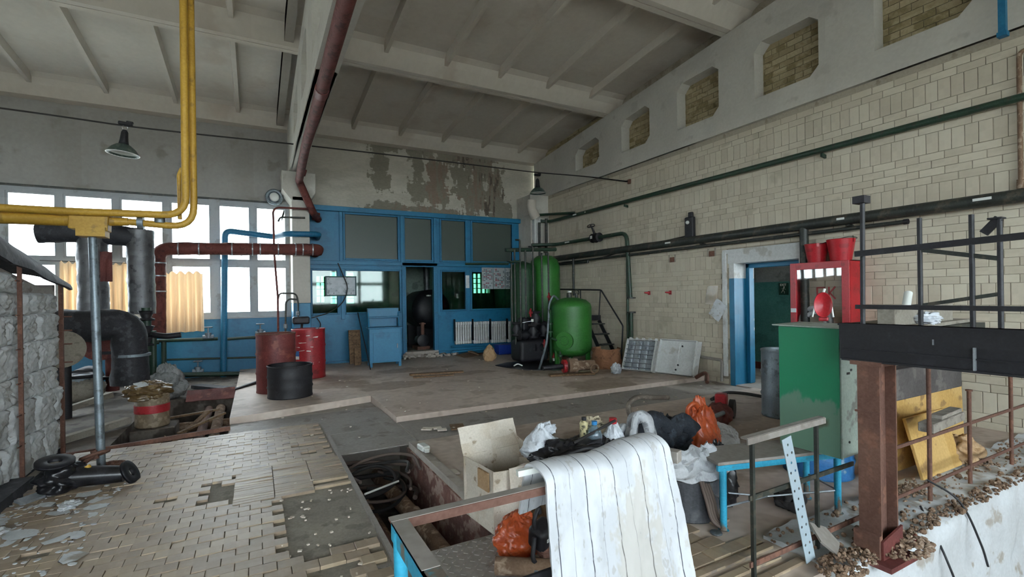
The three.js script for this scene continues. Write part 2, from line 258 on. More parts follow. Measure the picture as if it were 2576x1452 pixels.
// floor tiles: yellowish setts in running bond; the largest in view one by one
{
  const tones = [0x9d8c78, 0x968571, 0xa4937b, 0x998975].map((h, i) => surf(h, h - 0x080808, 0x80756a, { m: 0.7 + 0.13 * i, px: 128, spot: 0.68, rough: 0.46, bump: 0.001, grain: 5 }));
  const g1 = geo([rb(0.148, 0.03, 0.098, 0.004)]), g2 = geo([rb(0.297, 0.03, 0.047, 0.004)]); const rest = [], cells = [];
  const gap = (x, z) => { // where the setts are gone
    if (x > 0.08 && z > -4.33 && z < -3.1 && x > 0.1 + 0.25 * (z + 4.33) * 0.3) return z < -3.25 || rnd() < 0.3;
    if (x > 0.2 && z >= -3.1 && z < -2.55) return rnd() < 0.35;
    if (x > -0.42 && x < -0.2 && z > -5.05 && z < -4.5) return noise(x * 9, z * 7, 3) > -0.15;
    if (x > 0.1 && x < 0.72 && z > -5.75 && z < -5.62) return rnd() < 0.7;
    if (x < -1.45 && z > -6.2 && rnd() < 0.1) return true;
    return rnd() < 0.012; };
  const rib = (x, z) => x > -0.2 && x < 0.66 && z > -5.2 && z < -4.36;
  for (let j = 0; j < 66; j++) { const z = -6.62 + j * 0.1; if (z > -1.2) break; for (let i = 0; i < 30; i++) { const x = 0.62 - i * 0.15 - (j % 2) * 0.075; if (x < -1.72 && z < -4.6 || x < -2.6) continue; if (gap(x, z) || rib(x, z)) continue; cells.push([x, z, g1, 0]); } }
  for (let j = 0; j < 17; j++) for (let i = 0; i < 3; i++) { const z = -5.15 + j * 0.05, x = -0.03 + i * 0.3; if (x > 0.62 || (j > 12 && i === 2 && rnd() < 0.6)) continue; cells.push([x, z, g2, 1]); }
  for (let j = 0; j < 9; j++) for (let i = 0; i < 8; i++) { const z = -2.42 + j * 0.1, x = 1.72 + i * 0.15 + (j % 2) * 0.075; if (x < 2.85 && z < -1.62 && rnd() > 0.08 + (i > 5 ? 0.35 : 0)) cells.push([x, z, g1, 2]); }
  cells.forEach((c) => c.push(Math.hypot(c[0], c[1])));
  cells.sort((a, b) => a[4] - b[4]); let n = 0;
  for (const [x, z, g, k] of cells) {
    const y = (k === 2 ? -0.002 : -0.006) + rr(-0.004, 0.004), m = tones[Math.floor(rnd() * 4)], dx = x, inFrame = Math.atan2(x, -z) > -0.34 && z < -2.0;
    if (inFrame && n < 300) { const t = new THREE.Mesh(g, m); t.name = 'floor_tile'; t.castShadow = t.receiveShadow = true; t.position.set(x, y, z); t.rotation.set(rr(-.008, .008), rr(-.012, .012), rr(-.008, .008)); floor.add(t); n++; }
    else { const q = (k ? new THREE.BoxGeometry(0.294, 0.03, 0.045) : new THREE.BoxGeometry(0.147, 0.03, 0.097)); xf(q, x, y, z, rr(-.02, .02), rr(-.02, .02), rr(-.02, .02)); (rest[Math.floor(rnd() * 3)] ??= []).push(q); }
  }
  rest.forEach((r, i) => { const m = mesh('floor_tiles', r, tones[i], floor); m.userData.kind = 'stuff'; });
}

// --- walls ---
const wb = struct('wall_back', 'plastered back wall, blue paint below the windows, stained and peeling above', 'wall');
const stainTex = (() => {   // damp patches and fallen limewash above the partition
  const W = 6.4, Hh = 2.2, A = rgb(0xbdb8aa), B = rgb(0xb1ac9e), G = rgb(0x827e6f), R = rgb(0x857567), Dk = rgb(0x585247);
  const P = [[1.75, 1.22, 0.28, 0.75, 0], [1.85, 1.75, 0.45, 0.22, 0], [2.9, 1.7, 0.45, 0.26, 0], [2.75, 1.2, 0.16, 0.55, 0], [2.95, 0.62, 0.55, 0.4, 0], [3.3, 0.9, 0.3, 0.9, 1], [3.6, 1.65, 0.35, 0.2, 0], [4.45, 1.55, 0.75, 0.28, 2], [4.4, 0.75, 0.5, 0.8, 1], [4.95, 0.75, 0.36, 0.85, 2], [4.0, 1.1, 0.3, 0.4, 0], [5.35, 0.3, 0.2, 0.3, 0], [1.9, 0.15, 0.6, 0.18, 0], [3.1, 0.1, 1.0, 0.16, 1]];
  const t = dataTex(1024, 352, (u, v) => { const x = u * W, y = v * Hh, n = fbm(u, v, 10, 6, 500), e = 0.5 * (fbm(u, v, 50, 4, 520) - 0.5) + 0.8 * (vnS(u, v, 80, 9, 530) - 0.5), st = vnS(u, v, 90, 6, 540); let c = mix3(A, B, sstep(0.35, 0.65, n));
    for (const [px, py, a, b, k] of P) { const q = Math.max(Math.abs(x - px) / a, Math.abs(y - py) / b) + (n - 0.5) * 1.3 + e * 1.5, w = 1 - sstep(0.76, 0.94, q); const col = k === 0 ? G : k === 1 ? mix3(G, R, sstep(0.35, 0.6, st)) : mix3(mix3(G, R, sstep(0.4, 0.6, st)), Dk, sstep(0.5, 0.72, st + e * 0.4)); c = mix3(c, col, w); }
    const r = sstep(0.66, 0.8, vnS(u, v, 60, 3, 580)) * sstep(0.5, 0.6, n) * (x > 2.4 && x < 5.4 ? 1 : 0); c = mix3(c, Dk, r * 0.7);
    const g = (fbm(u, v, 128, 2, 590) - 0.5) * 14; return [clamp(c[0] + g, 0, 255), clamp(c[1] + g, 0, 255), clamp(c[2] + g, 0, 255)]; });
  t.repeat.set(1 / W, 1 / Hh); t.offset.set(-1.1 / W, -3.8 / Hh); return t;
})();
mesh('plaster_band', [bb(1.1, XR, 3.8, 6.5, ZB, ZB - 0.4)], new THREE.MeshStandardMaterial({ map: stainTex, roughness: 0.95, bumpMap: bumpT, bumpScale: 0.006 }), wb);
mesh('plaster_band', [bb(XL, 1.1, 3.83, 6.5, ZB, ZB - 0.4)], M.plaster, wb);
mesh('dado', [bb(XL, 1.1, -1, 1.2, ZB, ZB - 0.4)], M.blue, wb);
mesh('wall_end', [bb(6.85, XR, -1, 3.8, ZB, ZB - 0.4), bb(0.72, 1.1, 1.2, 3.83, ZB, ZB - 0.4)], M.plasterW, wb);
mesh('dark_head_strip', [bb(XL, 0.56, 3.83, 3.86, ZB, ZB + 0.07)], M.darkPipe, wb);  // dark bar projecting along the window heads
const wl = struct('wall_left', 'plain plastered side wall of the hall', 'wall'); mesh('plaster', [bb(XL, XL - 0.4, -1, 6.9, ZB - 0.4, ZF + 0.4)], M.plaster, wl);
// front wall behind the camera with its own window row
const wf = struct('wall_front', 'plastered window wall on the near side of the hall', 'wall');
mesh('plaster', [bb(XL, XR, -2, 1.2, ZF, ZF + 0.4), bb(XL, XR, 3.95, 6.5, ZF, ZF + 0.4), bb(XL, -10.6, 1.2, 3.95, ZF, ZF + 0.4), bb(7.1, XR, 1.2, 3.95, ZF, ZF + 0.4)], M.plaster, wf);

// window rows: frames and panes
let winN = 0;
function windowUnit(x0, x1, y0, y1, z, ty, label) {
  const w = struct('window_' + (++winN), label, 'window'), d = 0.09, f = 0.05;
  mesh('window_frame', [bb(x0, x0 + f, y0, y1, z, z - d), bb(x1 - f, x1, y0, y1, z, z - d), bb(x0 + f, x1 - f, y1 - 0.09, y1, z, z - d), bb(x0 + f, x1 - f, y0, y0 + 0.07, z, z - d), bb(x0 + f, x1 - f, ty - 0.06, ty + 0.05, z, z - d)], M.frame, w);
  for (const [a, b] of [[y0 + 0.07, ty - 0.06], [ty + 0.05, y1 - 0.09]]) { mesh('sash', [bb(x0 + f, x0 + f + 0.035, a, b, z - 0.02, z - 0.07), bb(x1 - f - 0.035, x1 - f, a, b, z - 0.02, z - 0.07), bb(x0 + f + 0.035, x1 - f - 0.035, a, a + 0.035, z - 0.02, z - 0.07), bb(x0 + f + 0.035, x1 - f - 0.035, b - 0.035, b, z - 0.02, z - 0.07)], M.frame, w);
    mesh('pane', [bb(x0 + f + 0.035, x1 - f - 0.035, a + 0.035, b - 0.035, z - 0.04, z - 0.044)], M.glass, w); }
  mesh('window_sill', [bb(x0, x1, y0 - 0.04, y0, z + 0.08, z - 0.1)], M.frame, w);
  return w;
}
const wx = [0.72, -0.024, -0.771, -1.631, -2.472, -3.345, -4.168]; while (wx[wx.length - 1] > -10.2) wx.push(wx[wx.length - 1] - 0.84);
for (let i = 0; i < wx.length - 1; i++) windowUnit(wx[i + 1], wx[i], 1.24, 3.83, ZB - 0.02, 2.44, 'white framed two-pane window, number ' + (i + 1) + ' counted from the concrete column');
mesh('wall_end', [bb(XL, wx[wx.length - 1], 1.2, 3.83, ZB, ZB - 0.4)], M.plaster, wb);
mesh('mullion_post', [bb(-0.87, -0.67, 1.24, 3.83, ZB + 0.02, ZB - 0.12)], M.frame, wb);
for (let i = 0; i < 12; i++) { const x0 = -10.6 + i * 1.475; windowUnit(x0, x0 + 1.475, 1.24, 3.95, ZF + 0.15, 2.5, 'tall window in the wall behind the viewpoint, number ' + (i + 1)); }

// right wall of pale sand-lime brick
const wr = struct('wall_right', 'tall wall of pale sand-lime brick in bands of flat and upright courses', 'wall');
const DZ0 = -5.6, DZ1 = -4.46, DH = 2.18;   // doorway
mesh('mortar_bed', [bb(XR + 0.008, XR + 0.53, -2, 4.5, ZB - 0.4, DZ0), bb(XR + 0.008, XR + 0.53, -2, 4.5, DZ1, ZF + 0.4), bb(XR + 0.008, XR + 0.53, DH, 4.5, DZ0, DZ1), bb(XR + 0.2, XR + 0.53, 4.5, 6.9, ZB - 0.4, ZF + 0.4)], surf(0xa69d8b, 0x9d9482, 0x918876, { m: 0.8, px: 128, rough: 0.95 }), wr);
{
  const hex = [0xc6bda9, 0xc1b8a4, 0xcbc3af];
  const tones = hex.map((h, i) => surf(h, h - 0x060606, 0xb3aa96, { m: 1.7 + i * 0.4, px: 128, spot: 0.7, rough: 0.85, bump: 0.002, grain: 4 }));
  const gs = geo([rb(0.02, 0.088, 0.248, 0.003)]), gu = geo([rb(0.02, 0.245, 0.118, 0.003)]), list = [];
  let y = -0.02, row = 0;
  while (y < 4.42) {
    const up = row % 5 === 2, h = up ? 0.25 : 0.094, step = up ? 0.124 : 0.256, off = up ? 0 : (row % 2) * 0.128;
    for (let z = ZB + off; z < 1.5; z += step) { const y0 = y, y1 = y + h; if (y1 > 4.45) continue; if (z + step > DZ0 - 0.02 && z < DZ1 + 0.02 && y0 < DH + 0.12) continue; list.push([y + h / 2, z + step / 2, up]); }
    y += h; row++;
  }
  // bricks seen through the openings of the roof beam lie deeper
  list.forEach((b) => { const [yy, zz] = b, fwd = XR * Math.sin(0.49) + -zz * Math.cos(0.49), sx = (XR * Math.cos(0.49) + zz * Math.sin(0.49)) / fwd; b.push(fwd > 0.5 && sx < 1.06 && Math.abs((yy - 1.6) / fwd) < 0.6 ? 1 / fwd * (b[2] ? 1.1 : 1) : 0); });
  list.sort((a, b) => b[3] - a[3]); const pos = {}; let n = 0;
  for (const [yy, zz, up, sc] of list) {
    const k = Math.floor(rnd() * 3), x = XR + 0.01 + rr(-0.003, 0.003);
    if (n < 300) { const m = new THREE.Mesh(up ? gu : gs, tones[k]); m.name = 'brick'; m.position.set(x, yy, zz); m.castShadow = m.receiveShadow = true; wr.add(m); n++; }
    else (pos[k] ??= []).push(up ? new THREE.BoxGeometry(0.02, 0.245, 0.118).translate(x, yy, zz) : new THREE.BoxGeometry(0.02, 0.088, 0.248).translate(x, yy, zz));
  }
  for (const k in pos) { const m = mesh('bricks', pos[k], tones[k], wr); m.userData.kind = 'stuff'; }
  const deep = [[], []]; for (let y = 4.5, r = 0; y < 6.0; y += 0.094, r++) for (let z = ZB + (r % 2) * 0.128; z < 1; z += 0.256) deep[r % 2].push(new THREE.BoxGeometry(0.02, 0.086, 0.247).translate(XR + 0.195 + rr(-.003, .003), y + 0.047, z));
  const bt = [surf(0xa99c7c, 0x9c8f6e, 0x857956, { m: 1.1, rough: 0.95 }), surf(0xb1a483, 0xa39674, 0x857956, { m: 1.3, rough: 0.95 })];
  deep.forEach((d, i) => { const m = mesh('infill_bricks', d, bt[i], wr); m.userData.kind = 'stuff'; });
}

// roof beams: tapered, with chamfered openings
const holes = []; for (const [a, b] of [[-10.19, -9.23], [-8.42, -7.54], [-6.79, -5.83], [-5.13, -4.1], [-3.38, -2.38], [-1.7, -0.7], [0, 0.95], [1.7, 2.6]]) { const t0 = Math.min(roofY(a) - 0.36, 5.72), t1 = Math.min(roofY(b) - 0.36, 5.72), c = 0.13; holes.push([[a, 4.82], [b - c, 4.82], [b, 4.82 + c], [b, t1 - c * 0.8], [b - c, t1], [a + c, t0], [a, t0 - c]]); }
function roofBeam(name, x0, x1, label) {
  const b = struct(name, label, 'beam');
  mesh('beam_body', [poly('zy', [[-12.3, 4.45], [5.5, 4.45], [5.5, roofY(5.5)], [ZR, roofY(ZR)], [-12.3, roofY(-12.3)]], x1 - x0, x0, holes)], M.plasterW, b);
  mesh('bottom_flange', [bb(x0 - 0.012, x1 + 0.012, 4.45, 4.6, -12.3, 5.5)], M.plasterW, b);
}
roofBeam('roof_beam', 0.70, 0.95, 'whitewashed concrete roof beam with a red pipe slung beneath it');
roofBeam('roof_beam_001', XR - 0.05, XR + 0.19, 'whitewashed concrete roof beam with chamfered openings along the brick wall');
roofBeam('roof_beam_002', -5.95, -5.7, 'whitewashed concrete roof beam over the far end of the windows');
// columns
const col = (name, x0, x1, z1, label) => { const c = struct(name, label, 'column'); mesh('lower_shaft', [rbb(x0, x1, -0.3, 1.52, ZB, z1, 0.015)], M.blue, c); mesh('upper_shaft', [rbb(x0, x1, 1.52, 3.9, ZB, z1, 0.015)], M.plasterW, c); return c; };
{ const c = col('column', 0.74, 1.1, -11.66, 'white concrete column with blue base and wide bracket head');
  mesh('column_head', [poly('xy', [[0.74, 3.8], [1.1, 3.8], [1.24, 4.0], [1.24, 4.45], [0.55, 4.45], [0.55, 4.05]], 0.72, -12.38, [], 0.015)], M.plasterW, c);
  const d = col('column_001', 6.82, XR + 0.02, -11.6, 'concrete corner column beside the brick wall'); mesh('column_head', [bb(6.82, XR + 0.02, 3.9, 4.45, ZB, -11.62)], M.plasterW, d); }

// ribbed roof slabs
const ceil = struct('ceiling', 'ribbed precast concrete roof slabs, whitewashed and dusty', 'ceiling');
{
  const seams = [-12.8, -8.95, -5.65, ZR, -1.15, 2.15, 6.0];
  for (const [x0, x1] of [[XL, -5.83], [-5.83, 0.83], [0.83, XR + 0.4]]) for (let i = 0; i < 6; i++) {
    const z0 = seams[i], z1 = seams[i + 1], y0 = roofY(z0), y1 = roofY(z1), s = (y1 - y0) / (z1 - z0), Y = (z) => y0 + s * (z - z0);
    const e0 = z0 === -12.8 ? 0.6 : 0.1, L = z1 - z0, h = 0.3, pr = [[z0 + 0.008, 0], [z0 + e0, 0], [z0 + e0 + 0.16, 0.15], [z0 + e0 + 0.24, h - 0.05], [z0 + e0 + 0.36, h], [z1 - 0.46, h], [z1 - 0.34, h - 0.05], [z1 - 0.26, 0.15], [z1 - 0.1, 0], [z1 - 0.008, 0], [z1, h + 0.09], [z0, h + 0.09]];
    const parts = [poly('zy', pr.map(([z, d]) => [z, Y(z) + d]), x1 - x0, x0)];
    const xs = []; for (let x = x0 > 0 ? 2.14 : x0 > -6 ? -0.28 : -7; x > x0 && x < x1 - 0.2; x += x0 > 0 ? 1.14 : -1.12) xs.push(x);
    for (const x of xs) parts.push(poly('xy', [[-0.035, 0], [0.035, 0], [0.07, 0.17], [-0.07, 0.17]], L - 0.5, 0).applyMatrix4(new THREE.Matrix4().makeRotationX(-Math.atan(s))).translate(x, Y(z0 + 0.25) + h - 0.14, z0 + 0.25));
    if (x0 < 0.9) parts.push(poly('zy', [[z0 + 0.02, Y(z0) + 0.05], [z1 - 0.02, Y(z1) + 0.05], [z1 - 0.02, Y(z1) + h], [z0 + 0.02, Y(z0) + h]], 0.14, Math.min(x1, 0.7) - 0.22));
    mesh('roof_slab', parts, M.roof, ceil);
  }
}
// outside: pale ground around the building
const og = struct('ground', 'pale ground outside the windows', 'ground'); mesh('ground_surface', [bb(-60, 60, -0.6, -0.3, -60, ZB - 0.5), bb(-60, 60, -0.6, -0.3, ZF + 0.5, 60)], std(0xaeaca6, 0.95), og);

// ================= BLUE PARTITION AND ROOM BEHIND =================
const ZP = -12.3;
{
  const p = struct('wall_partition', 'blue painted timber partition with two rows of glazing and an open doorway', 'partition');
  const up = [[1.957, 3.25], [3.437, 4.155], [4.434, 5.126], [5.34, 6.58]];
  const lo = [[1.199, 1.755], [1.958, 3.282], [4.435, 5.103], [5.305, 6.686]];
  const d0 = 3.45, d1 = 4.192, rc = (a, b, c, d) => [[a, c], [b, c], [b, d], [a, d]];
  mesh('panel', [poly('xy', [[1.1, -0.1], [d0, -0.1], [d0, 2.42], [d1, 2.42], [d1, -0.1], [6.84, -0.1], [6.84, 3.8], [1.1, 3.8]], 0.08, ZP - 0.08, [...up.map(([a, b]) => rc(a, b, 2.6, 3.68)), ...lo.map(([a, b]) => rc(a, b, 1.27, 2.29))])], M.blue, p);
  mesh('top_ledge', [rbb(1.05, 6.86, 3.72, 3.84, ZP - 0.1, ZP + 0.12)], M.blue, p);
  mesh('middle_rail', [rbb(1.1, 6.84, 2.43, 2.52, ZP, ZP + 0.05), rbb(1.1, d0 - 0.05, 2.33, 2.4, ZP, ZP + 0.03)], M.blue, p);
  mesh('door_frame', [rbb(d0 - 0.11, d0, 0.1, 2.5, ZP - 0.06, ZP + 0.04), rbb(d1, d1 + 0.11, 0.1, 2.5, ZP - 0.06, ZP + 0.04), rbb(d0 - 0.11, d1 + 0.11, 2.41, 2.53, ZP - 0.06, ZP + 0.05)], M.blueD, p);
  for (const x of [1.86, 3.36, 4.25, 5.16, 5.22]) mesh('post', [rbb(x - 0.04, x + 0.04, 2.5, 3.74, ZP, ZP + 0.04)], M.blue, p);
  mesh('post', [rbb(1.84, 1.93, 1.1, 2.35, ZP, ZP + 0.035)], M.blue, p);
  const fr = (a, b, y0, y1, gm = M.glassG) => { const w = mesh('window_frame', [rbb(a - 0.05, a, y0 - 0.05, y1 + 0.05, ZP - 0.07, ZP + 0.025), rbb(b, b + 0.05, y0 - 0.05, y1 + 0.05, ZP - 0.07, ZP + 0.025), rbb(a, b, y0 - 0.05, y0, ZP - 0.07, ZP + 0.025), rbb(a, b, y1, y1 + 0.05, ZP - 0.07, ZP + 0.025)], M.blueD, p); mesh('pane', [bb(a, b, y0, y1, ZP - 0.04, ZP - 0.044)], gm, w); };
  up.forEach(([a, b]) => fr(a, b, 2.6, 3.68, M.frost)); lo.forEach(([a, b]) => fr(a, b, 1.27, 2.29));
  mesh('plinth', [bb(1.1, d0 - 0.02, -0.1, 0.1, ZP, ZP + 0.06), bb(d1 + 0.02, 6.84, -0.1, 0.16, ZP, ZP + 0.05)], M.blueD, p);
  mesh('threshold', [bb(d0 - 0.05, d1 + 0.1, -0.1, 0.2, ZP - 0.3, ZP + 0.06)], M.concrete, p);
  // room behind
  const r = struct('wall_boiler_room', 'dim shell of the room behind the blue partition', 'wall'), zr = -15.2, wA = [6.459, 7.272], addedWinB = [1.971, 2.692], addedWinC = [1.585, 1.837];
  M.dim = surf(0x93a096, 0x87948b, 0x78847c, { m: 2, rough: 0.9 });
  mesh('rear_wall', [poly('xy', rc(1.0, 7.4, -0.2, 4), 0.3, zr - 0.3, [rc(wA[0], wA[1], 1.72, 2.42), rc(addedWinB[0], addedWinB[1], 1.45, 2.42), rc(addedWinC[0], addedWinC[1], 1.5, 2.3)])], M.dim, r);
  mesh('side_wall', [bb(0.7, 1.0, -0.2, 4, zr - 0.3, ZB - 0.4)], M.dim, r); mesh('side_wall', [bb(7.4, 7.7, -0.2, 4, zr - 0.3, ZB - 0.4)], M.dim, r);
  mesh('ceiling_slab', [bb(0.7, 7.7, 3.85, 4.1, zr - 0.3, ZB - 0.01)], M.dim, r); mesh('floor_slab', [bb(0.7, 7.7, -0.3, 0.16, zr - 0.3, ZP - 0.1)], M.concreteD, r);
  const grid = (w, y0, y1, nx, ny) => { const b = [], q = struct('window_' + (++winN), 'barred glass-block window glowing through the partition, left two added for bright panes, column ' + winN, 'window'); const wd = w[1] - w[0], hh = y1 - y0;
    for (let i = 0; i <= nx; i++) b.push(bb(w[0] + wd * i / nx - 0.012, w[0] + wd * i / nx + 0.012, y0, y1, zr - 0.03, zr - 0.15)); for (let j = 0; j <= ny; j++) b.push(bb(w[0], w[1], y0 + hh * j / ny - 0.012, y0 + hh * j / ny + 0.012, zr - 0.03, zr - 0.15)); mesh('grid', b, M.dim, q);
    for (let i = 0; i < nx; i++) for (let j = 0; j < ny; j++) mesh('pane', [bb(w[0] + wd * i / nx + 0.012, w[0] + wd * (i + 1) / nx - 0.012, y0 + hh * j / ny + 0.012, y0 + hh * (j + 1) / ny - 0.012, zr - 0.09, zr - 0.094)], M.glassG, q); };
  grid(wA, 1.72, 2.42, 5, 4); grid(addedWinB, 1.45, 2.42, 3, 6); grid(addedWinC, 1.5, 2.3, 2, 4);  // left two windows added so the left panes show bright bits
  // machinery seen through the doorway
  const b = thing('boiler', 'dark horizontal boiler seen through the blue doorway', 'boiler', [4.55, 0.16, -14.2]);
  mesh('shell', [lathe([[0, -0.75], [0.3, -0.72], [0.55, -0.6], [0.58, 0.6], [0.3, 0.72], [0, 0.75]], 0, 0, 0, 32).rotateX(Math.PI / 2).translate(0, 1.1, 0)], M.black, b);
  mesh('support', [bb(-0.4, 0.4, 0, 0.6, -0.5, -0.4)], M.black, b); mesh('support', [bb(-0.4, 0.4, 0, 0.6, 0.4, 0.5)], M.black, b);
  mesh('stack_pipe', [cyl(0.09, 1.9, 0.05, 2.3, 0.1, 16)], M.foil, b); mesh('gauge', [cyl(0.07, 0.04, -0.1, 1.5, 0.72, 16).rotateX(0)], M.enamel, b);
  const pu = thing('pump', 'small pale pump on the floor inside the blue doorway', 'pump', [4.1, 0.16, -13.0]);
  mesh('casing', [lathe([[0, -0.06], [0.16, -0.06], [0.18, 0], [0.16, 0.06], [0, 0.06]], 0, 0, 0).rotateX(Math.PI / 2).translate(0, 0.25, 0)], M.black, pu); mesh('motor', [lathe([[0, 0], [0.11, 0.02], [0.12, 0.35], [0, 0.38]]).rotateX(-Math.PI / 2).translate(0, 0.25, -0.05)], M.steel, pu); mesh('base', [bb(-0.18, 0.18, 0, 0.09, -0.42, 0.1)], M.rust, pu); mesh('outlet', [rod([0, 0.3, 0], [0, 0.75, 0], 0.05), cyl(0.09, 0.03, 0, 0.72, 0)], M.rust, pu);
}
// cracked sill rubble in front of the doorway
{ const t = []; for (let i = 0; i < 26; i++) t.push(rb(rr(0.05, 0.18), rr(0.03, 0.1), rr(0.05, 0.12), 0.012, rr(3.3, 4.7), rr(0.06, 0.12), rr(-12.2, -12.0), rr(-.3, .3), rr(0, 3), rr(-.3, .3))); tag(mesh('rubble', t, M.concrete, scene), 'broken concrete rubble along the sill of the blue doorway', 'rubble', undefined, 'stuff'); }

// blue writing stand
{
  const c = thing('work_cabinet', 'blue wooden work cabinet with raised sloping back, beside the blue doorway', 'cabinet', [2.284, 0.05, -11.45], -0.1), w = 0.7, d = 0.46, h = 0.86;
  mesh('body', [rbb(0, w, 0.1, h, 0, d, 0.006)], M.blue, c); for (const [x, z] of [[0.03, 0.03], [w - 0.03, 0.03], [0.03, d - 0.03], [w - 0.03, d - 0.03]]) mesh('leg', [bb(x - 0.03, x + 0.03, 0, 0.1, z - 0.03, z + 0.03)], M.blue, c);
  mesh('top', [rbb(-0.03, w + 0.03, h, h + 0.035, -0.02, d + 0.03, 0.008)], M.blueD, c);
  const dr = mesh('door', [rbb(0.08, w - 0.05, 0.13, h - 0.09, d, d + 0.02, 0.004)], M.blue, c); mesh('handle', [rbb(0.6, 0.62, 0.42, 0.52, d + 0.02, d + 0.035, 0.004)], M.steel, dr);
  mesh('side_cheek', [poly('zy', [[0, h], [0.3, h], [0.12, h + 0.45], [0, h + 0.45]], 0.025, 0)], M.blue, c); mesh('side_cheek', [poly('zy', [[0, h], [0.3, h], [0.12, h + 0.45], [0, h + 0.45]], 0.025, w - 0.025)], M.blue, c);
  mesh('back_panel', [bb(0, w, h, h + 0.45, -0.02, 0.005)], M.blue, c); mesh('hood', [rbb(0, w, h + 0.27, h + 0.46, 0.12, 0.15, 0.005), rbb(0, w, h + 0.44, h + 0.465, -0.02, 0.15, 0.005)], M.blue, c); mesh('shelf_lip', [rbb(0, w, h + 0.24, h + 0.27, 0.1, 0.2, 0.004)], M.blueD, c);
}
// timber offcut and rod leaning by the cabinet
one('timber_plank', [xf(rb(0.27, 0.8, 0.06, 0.008), 2.068,0.06,-11.845, -0.14, 0.05, 0).translate(0, 0.4, 0.02), rb(0.14, 0.4, 0.06, 0.008, 2.087, 0.25, -11.62)], M.wood, 'weathered dark timber offcut leaning on the blue partition', 'plank');
one('iron_rod', [rod([2.214,1.256,-12.2], [2.197,0.05,-10.724], 0.012)], M.black, 'thin dark iron rod leaning beside the blue work cabinet', 'rod');
// radiators
{
  const mk = () => { const t = thing('radiator', '', 'radiator', [0, 0, 0], 0, 'white radiators under the partition glazing'); for (let i = 0; i < 7; i++) { mesh('section', [rb(0.05, 0.6, 0.09, 0.02, 0.032 + i * 0.068, 0.3, 0), rb(0.062, 0.09, 0.11, 0.02, 0.032 + i * 0.068, 0.56, 0), rb(0.062, 0.09, 0.11, 0.02, 0.032 + i * 0.068, 0.05, 0)], M.white, t); } mesh('bracket', [bb(-0.015, 0.0, 0.1, 0.68, -0.05, 0.05)], M.black, t); return t; };
  const L = ['white ribbed radiator nearest the blue doorway', 'white ribbed radiator second from the blue doorway', 'white ribbed radiator third from the blue doorway', 'white ribbed radiator partly behind the green pipe manifold']; const r0 = mk();
  L.forEach((l, i) => { const r = i ? r0.clone() : r0; if (i) { r.name = numbered('radiator'); scene.add(r); } r.userData = { ...r0.userData, label: l }; r.position.set(4.72 + i * 0.53, 0.33 - i * 0.012, -12.13); });
  one('radiator_pipe', [pipe([[4.6, 0.28, -12.1], [6.8, 0.24, -12.1]], 0.025), pipe([[4.55, 0.16, -11.95], [6.6, 0.18, -11.95]], 0.03)], M.blueD, 'blue heating pipes running below the white radiators', 'pipe');
}
// notice board and its cable
{ const b = thing('notice_board', 'small white notice board in a green frame hung on the partition', 'board', [1.833,1.911,-12.2], 0.04); const w = 0.66, h = 0.42;
  mesh('sheet', [bb(-w / 2, w / 2, -h / 2, h / 2, -0.01, 0.005)], surf(0xb7bfc3, 0xa9b1b6, 0x7f878c, { m: 0.4, spot: 0.66, rough: 0.4 }), b); const f = std(0x1d4a4a, 0.5); mesh('frame', [bb(-w / 2 - 0.03, -w / 2, -h / 2 - 0.03, h / 2 + 0.03, -0.015, 0.015), bb(w / 2, w / 2 + 0.03, -h / 2 - 0.03, h / 2 + 0.03, -0.015, 0.015), bb(-w / 2, w / 2, h / 2, h / 2 + 0.03, -0.015, 0.015), bb(-w / 2, w / 2, -h / 2 - 0.03, -h / 2, -0.015, 0.015)], f, b);
  one('wall_cable', [curve([[1.768,2.467,-12.2], [1.866,2.197,-12.15], [1.968,1.861,-12.13], [1.857,1.526,-12.15], [1.571,1.294,-12.2], [1.172,1.165,-12.2]], 0.012), curve([[1.276,1.161,-12.2], [1.348,1.02,-12.15], [1.319,0.862,-12.15]], 0.012, 16)], M.rubber, 'loose black cable looping across the notice board', 'cable'); }
// posters and tag on the glazing
{ const pt = (k, hx) => dataTex(128, 192, (u, v) => { const row = Math.floor(v * 16), col = Math.floor(u * 6), h = lat[(row * 31 + col * 7 + k * 501) & 65535], inT = (v * 16) % 1 < 0.72 && (u * 6) % 1 < 0.85 && u > 0.06 && u < 0.94 && v > 0.04 && v < 0.96; const c = rgb(0xb9c2c4); return inT && h > 0.45 ? mix3(c, rgb(h > 0.85 ? hx : 0x5d6a70), 0.75) : c; });
  const xs = [[1212, 1240, 0x8a3040], [1241, 1270, 0x9a2f3a], [1271, 1298, 0x3f5560]]; const nm = ['printed wall sheet nearest the lit glass-block window, on the partition glazing', 'printed wall sheet in the middle of three on the partition glazing', 'printed wall sheet nearest the green manifold, on the partition glazing'];
  const X0 = [5.59, 5.948, 6.327, 6.678];
  xs.forEach(([a, b, hx], i) => { const g = new THREE.BoxGeometry(X0[i + 1] - X0[i] - 0.015, 0.6, 0.006); g.userData.keep = true; const m = mesh(numbered('poster'), g, new THREE.MeshStandardMaterial({ map: pt(i, hx), roughness: 0.7 }), scene); tag(m, nm[i], 'poster', 'printed sheets on the partition'); m.position.set((X0[i] + X0[i + 1]) / 2, 2.12, -12.262); });
  one('paper_tag', [bb(5.113, 5.22, 1.85, 2.2, -12.275, -12.265)], M.paper, 'narrow white paper tag on the blue post right of the doorway', 'tag'); }
